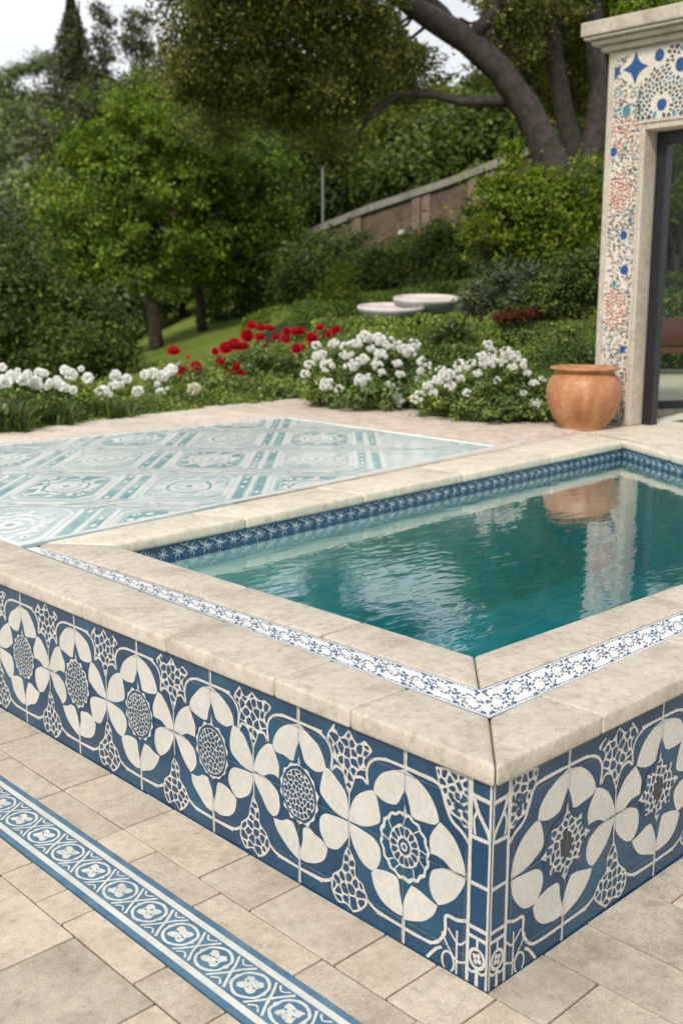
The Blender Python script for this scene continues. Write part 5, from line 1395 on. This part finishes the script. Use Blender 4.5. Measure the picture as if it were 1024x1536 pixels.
big = [(523, 525, 13), (545, 507, 12), (566, 512, 13), (583, 515, 11), (500, 516, 10), (478, 536, 12), (492, 551, 12), (527, 552, 13), (543, 541, 11), (465, 549, 9), (488, 578, 12), (508, 585, 8), (541, 572, 12), (549, 569, 9), (571, 535, 12), (598, 523, 11), (612, 528, 13), (620, 517, 10), (566, 549, 10), (595, 547, 9), (600, 563, 8), (458, 563, 8), (582, 583, 11), (594, 592, 9), (599, 603, 9), (550, 587, 7), (516, 535, 9), (556, 525, 8), (636, 545, 11), (637, 558, 12), (630, 572, 10), (573, 560, 7), (535, 516, 10), (475, 520, 8)]
flowerbush('large rounded bush covered in white rose clusters beside the deck', [blob(545, 560, 62, v1, 44), blob(500, 565, 44, v1 - .1, 38), blob(595, 565, 44, v1, 40), blob(545, 590, 70, v1 - .3, 22), blob(540, 530, 50, v1 + .2, 28)], 'rose', 420, 60, .055, .042,
           [('cluster', 'white', x, y, v1 - .66 + .003 * abs(y - 610), r * 1.08) for x, y, r in big], ZB)
sec = [(688, 548, 9), (668, 565, 13), (656, 572, 11), (690, 568, 8), (674, 580, 10), (640, 580, 9), (650, 590, 8), (733, 519, 9), (738, 530, 8), (722, 535, 9), (748, 533, 8), (757, 527, 8), (735, 543, 11), (745, 548, 9), (765, 535, 8), (779, 548, 12), (776, 533, 7), (725, 546, 8), (706, 545, 7), (686, 555, 7), (630, 595, 9), (622, 600, 8), (756, 541, 7), (768, 550, 8), (699, 552, 6), (803, 607, 11), (800, 577, 8), (814, 570, 6)]
flowerbush('second white flowering bush, right of the big one and nearer the pot', [blob(660, 590, 46, v2 + .35, 30), blob(710, 580, 50, v2 + .3, 38), blob(760, 585, 46, v2, 40), blob(805, 605, 30, v2, 26), blob(740, 608, 66, v2, 20)], 'rose', 430, 60, .045, .036,
           [('cluster', 'white', x, y, v2 - .26, r * 1.08) for x, y, r in sec + [(700, 590, 7), (715, 562, 8), (790, 560, 7), (783, 590, 7), (660, 556, 8), (745, 572, 6)]], ZB)
v3 = 13.2
redb = [(377, 490, 9), (370, 505, 11), (392, 493, 8), (404, 495, 9), (414, 507, 8), (390, 508, 9), (430, 498, 8), (443, 500, 9), (428, 511, 8), (450, 497, 8), (468, 509, 11), (480, 493, 8), (494, 504, 9), (503, 496, 8), (445, 524, 9), (340, 525, 13), (330, 545, 9), (351, 520, 13), (366, 523, 10), (356, 553, 10), (362, 563, 12), (345, 560, 9), (322, 528, 7)]
oran = [(452, 522, 7), (398, 520, 5), (283, 536, 6), (348, 548, 6)]
flowerbush('red rose bush at the middle of the flower border, left of the big white bush', [blob(350, 570, 44, v3 - .6, 34), blob(395, 555, 50, v3, 38), blob(440, 550, 44, v3, 34), blob(485, 545, 34, v3, 36), blob(400, 590, 90, v3 - .9, 24)], 'rose', 420, 55, .07, .05,
           [('rose', 'red', x, y, v3 - .85, r * 1.0) for x, y, r in redb] + [('rose', 'orange', x, y, v3 - .6, r) for x, y, r in oran[:2]] + [('rose', 'white', 321, 527, v3 - .6, 6)], ZB)
v4 = 12.2
flowerbush('small red rose bush with three blooms further left in the border', [blob(275, 575, 36, v4 - .3, 28), blob(310, 580, 36, v4 - .4, 28), blob(285, 598, 50, v4 - .6, 22)], 'rose', 220, 55, .06, .045,
           [('rose', 'red', 261, 530, v4 - .3, 12), ('rose', 'red', 272, 559, v4 - .5, 11), ('rose', 'red', 294, 551, v4 - .5, 10), ('rose', 'orange', 283, 537, v4, 5), ('ball', 'cream', 291, 584, v4 - 1., 9), ('ball', 'cream', 278, 608, v4 - 1., 5), ('rose', 'white', 268, 546, v4, 4)], ZB)
left = [[(4, 551, 7), (8, 572, 12), (18, 563, 9), (27, 565, 8), (35, 569, 11), (27, 556, 5), (42, 561, 7), (7, 609, 4)], [(53, 574, 11), (60, 560, 9), (72, 580, 6), (75, 573, 6), (68, 560, 6), (57, 578, 8)],
        [(98, 555, 8), (107, 562, 10), (88, 576, 9), (94, 580, 8), (110, 585, 7), (122, 553, 5), (132, 567, 9), (100, 583, 7), (86, 570, 7)], [(155, 588, 11), (144, 589, 6), (163, 592, 7), (173, 563, 9), (190, 568, 8), (181, 577, 6), (174, 577, 7), (207, 587, 9), (166, 577, 4)],
        [(218, 562, 8), (229, 560, 9), (241, 563, 8), (252, 558, 8), (258, 554, 9), (236, 576, 5), (241, 589, 8), (251, 583, 3), (246, 566, 7)]]
lbls = ['clump of white peonies at the left edge of the border', 'second clump of white peonies from the left edge', 'clump of white peonies below the dark left shrubs, third from the left', 'clump of white peonies where the lawn edge meets the border', 'clump of white peonies just left of the small red rose bush']
for k, (bls, lb) in enumerate(zip(left, lbls)):
    mx_ = sum(b[0] for b in bls) / len(bls); v5 = 9.3 + .0085 * mx_
    root = flowerbush(lb, [blob(mx_ - 18, 608, 26, v5, 20), blob(mx_ + 18, 606, 26, v5 + .1, 20), blob(mx_, 592, 30, v5 + .2, 20), blob(mx_, 625, 34, v5 - .1, 12)], 'rose', 150, 55, .05, .042,
               [('ball', 'white', x, y, v5 - .25 if y > 570 else v5 + .0, r * .84) for x, y, r in bls], ZB, nm='peony_plant', cat='flowering plant', group='clumps of white peonies along the border')
# strappy leaves and low planting along the deck edge
def blades(lbl, px0, px1, py, vv, n, hgt):
    ms = Mesh()
    for _ in range(n):
        px = random.uniform(px0, px1); b = at(px, py + random.uniform(-3, 3), vv + random.uniform(-.25, .25)); b[2] = .5
        an = random.uniform(0, 6.28); le = random.uniform(.1, .28); h = hgt * random.uniform(.6, 1.1); w_ = random.uniform(.008, .018)
        d = Vector((math.cos(an), math.sin(an), 0)); s_ = Vector((-d.y, d.x, 0)); pts = [(Vector(b) + d * le * t * t + Vector((0, 0, h * (t - .35 * t ** 3)))) for t in (0, .3, .6, .85, 1)]
        k = len(ms.v)
        for p, ww in zip(pts, (.7, 1, .9, .5, .05)): ms.v += [tuple(p - s_ * w_ * ww), tuple(p + s_ * w_ * ww)]
        for i in range(4): ms.f.append((k + i * 2, k + i * 2 + 1, k + i * 2 + 3, k + i * 2 + 2)); ms.mi.append(0)
    me = bpy.data.meshes.new('strappy_plant'); me.from_pydata(ms.v, [], ms.f); me.materials.append(F_['mid']); o = link('strappy_plant', me); tag(o, lbl, 'plant', 'strappy plants along the deck edge')
blades('strappy long leaved plant at the left edge of the deck border', -10, 45, 640, 8.9, 220, .5)
blades('strappy long leaved plant along the deck border, below the second peony clump', 50, 110, 634, 9.4, 190, .42)
blades('strappy long leaved plant along the deck border under the third peonies', 115, 200, 626, 10., 190, .38)
# low edging foliage (ground cover) hugging the deck
P = []
for _ in range(60000):
    t = random.random(); s = random.random()
    if t < .68:
        q = t / .68; a = at(-20 + q * 470, 655 - q * 56, 8.35 + q * 3.3)
        p = np.array([a[0], a[1], 0]) + fw * (s * 1.6 + .12) + rt * random.gauss(0, .05)
    else:
        q = (t - .68) / .32; x0 = onz(452, 597, .62); x1 = onz(835, 632, .62); a = x0 * (1 - q) + x1 * q
        p = np.array([a[0], a[1], 0]) + np.array([1, .05, 0]) * (s * .9 + .08)
    hh = (.07 + .20 * min(1, s * 2.2)) * (.7 + .3 * math.sin(p[0] * 5) * math.cos(p[1] * 4.3))
    p[2] = .50 + hh * random.uniform(.35, 1.1) + .03; P.append(p)
o = link('ground_cover', leafmesh('ground_cover', np.array(P), .038, F_['rose'], up=.4)); tag(o, 'low leafy ground cover hugging the far edge of the deck', 'ground cover', kind='stuff')
# blooms far off before the wall, and single white flowers in the hedge
def lone(lbl, lst):
    r_ = empty('rose_bush', tuple(at(lst[0][2], lst[0][3] + 25, lst[0][4]))); tag(r_, lbl, 'rose bush')
    P, Oo, K = crown_points([blob(sum(l[2] for l in lst) / len(lst), lst[0][3] + 16, 22, lst[0][4], 16)], 40, 40, .08, .3, .2)
    link('foliage', leafmesh('foliage', P, .06, F_['mid']), r_)
    for l in lst: bloom(r_, *l)
lone('distant rose bush with one orange and two white blooms before the sloping wall', [('rose', 'white', 603, 350, 22.2, 6), ('rose', 'white', 617, 353, 22.2, 5), ('rose', 'orange', 626, 355, 22.2, 8)])
lone('distant rose bush with a single red bloom higher along the wall', [('rose', 'red', 661, 333, 22.6, 6)])
lone('few small white blooms in the hedge right of the big white bush', [('rose', 'white', 678, 491, 11.3, 5), ('rose', 'white', 675, 508, 11.3, 5), ('rose', 'cream', 681, 520, 11.0, 4)])
lone('single white bloom in the hedge above the terracotta pot', [('rose', 'white', 883, 530, 10.0, 4)])

# ---- two shallow stone basins
M['basinstone'] = stone('basin_stone', (.22, .25, .25), (.28, .31, .31), (.34, .37, .36), speck=.4, bump=.3, scale=.6)
M['basintop'] = stone('basin_top', (.50, .44, .42), (.58, .52, .49), (.62, .57, .54), speck=.3, bump=.2, scale=.6)
for px, py, rp, v, lbl in ((641, 449, 51, 13.6, 'wider shallow stone bowl with pale rim standing in the hedge, right of the other'), (586, 462, 50, 13.3, 'lower shallow stone bowl with flat pale rim, left of the wider bowl')):
    c = at(px, py, v); r = rp * v / F; rt_ = empty('stone_bowl', (c[0], c[1], gz(c))); tag(rt_, lbl, 'stone bowl')
    ms = Mesh(); ms.lathe(cr([(.05, -.20), (r * .45, -.185), (r * .72, -.14), (r * .90, -.07), (r * .985, -.02), (r, .0), (r * .99, .012)], False, 3), c, 64); ms.build('bowl', M['basinstone'], rt_, smooth=True)
    ms = Mesh(); ms.lathe(cr([(r * .992, .010), (r * .96, .03), (r * .90, .022), (r * .84, -.0), (r * .4, -.01), (0.0, -.012)], False, 3), c, 64); ms.build('rim', M['basintop'], rt_, smooth=True)
    for ch in list(rt_.children):
        T_ = Matrix.Translation(Vector(c)); ch.data.transform(T_ @ Matrix.Rotation(math.radians(5.5), 4, Vector(rt)) @ T_.inverted())
    ms = Mesh(); h = c[2] - gz(c) + .2; ms.lathe([(r * .5, -h), (r * .48, -h + .2), (r * .3, -h + .3), (r * .26, -.24), (r * .4, -.192)], c, 40); ms.build('pedestal', M['basinstone'], rt_, smooth=True)

# ---- manhole cover on the terrace right edge
mc = Mesh(); a = onz(1010, 631, .62); mc.prism([(a[0] - .02, a[1] - .25), (a[0] + .25, a[1] - .3), (a[0] + .3, a[1] - .02), (a[0], a[1] + .02)], .600, .6165)
o = mc.build('drain_cover', M['iron'], bevel=.001); tag(o, 'small dark metal drain cover in the paving at the right edge', 'drain cover')

# ------------------------------------------------------------------ SKY AND LIGHT
w_ = bpy.data.worlds.new('World'); scn.world = w_; w_.use_nodes = True; nt = w_.node_tree
bg = nt.nodes['Background']; sky = nt.nodes.new('ShaderNodeTexSky'); sky.sky_type = 'NISHITA'; sky.sun_disc = False
EL, AZ = math.radians(42), None
sd = (fw * -.68 + rt * -.28); sd[2] = 0; sd /= np.linalg.norm(sd); az = math.atan2(sd[0], sd[1])
sky.sun_elevation = EL; sky.sun_rotation = az; sky.air_density = 1.; sky.dust_density = 3.
hs = nt.nodes.new('ShaderNodeHueSaturation'); hs.inputs['Saturation'].default_value = .35; hs.inputs['Value'].default_value = 1.; nt.links.new(sky.outputs[0], hs.inputs['Color'])
tcn = nt.nodes.new('ShaderNodeTexCoord'); nz = nt.nodes.new('ShaderNodeTexNoise'); nz.inputs['Scale'].default_value = 2.2; nz.inputs['Detail'].default_value = 5.
nt.links.new(tcn.outputs['Generated'], nz.inputs[0]); rp = ramp(nt, nz.outputs[0], [(.3, (.45, .45, .45)), (.6, (.9, .9, .9))])
cl = mixc(nt, rp.outputs[0], hs.outputs[0], (8.6, 8.75, 9.0)); nt.links.new(cl, bg.inputs[0]); bg.inputs[1].default_value = .095
sl = bpy.data.lights.new('sun', 'SUN'); sl.energy = 2.6; sl.angle = math.radians(10); sl.color = (1., .95, .87)
so = bpy.data.objects.new('sun', sl); COL.objects.link(so)
dv = Vector((sd[0] * math.cos(EL), sd[1] * math.cos(EL), math.sin(EL))); so.rotation_euler = (dv).to_track_quat('Z', 'Y').to_euler()
scn.view_settings.view_transform = 'Standard'; scn.view_settings.look = 'None'; scn.view_settings.exposure = .40; scn.view_settings.gamma = 1.
scn.cycles.max_bounces = 8; scn.cycles.transparent_max_bounces = 12; scn.cycles.volume_bounces = 0
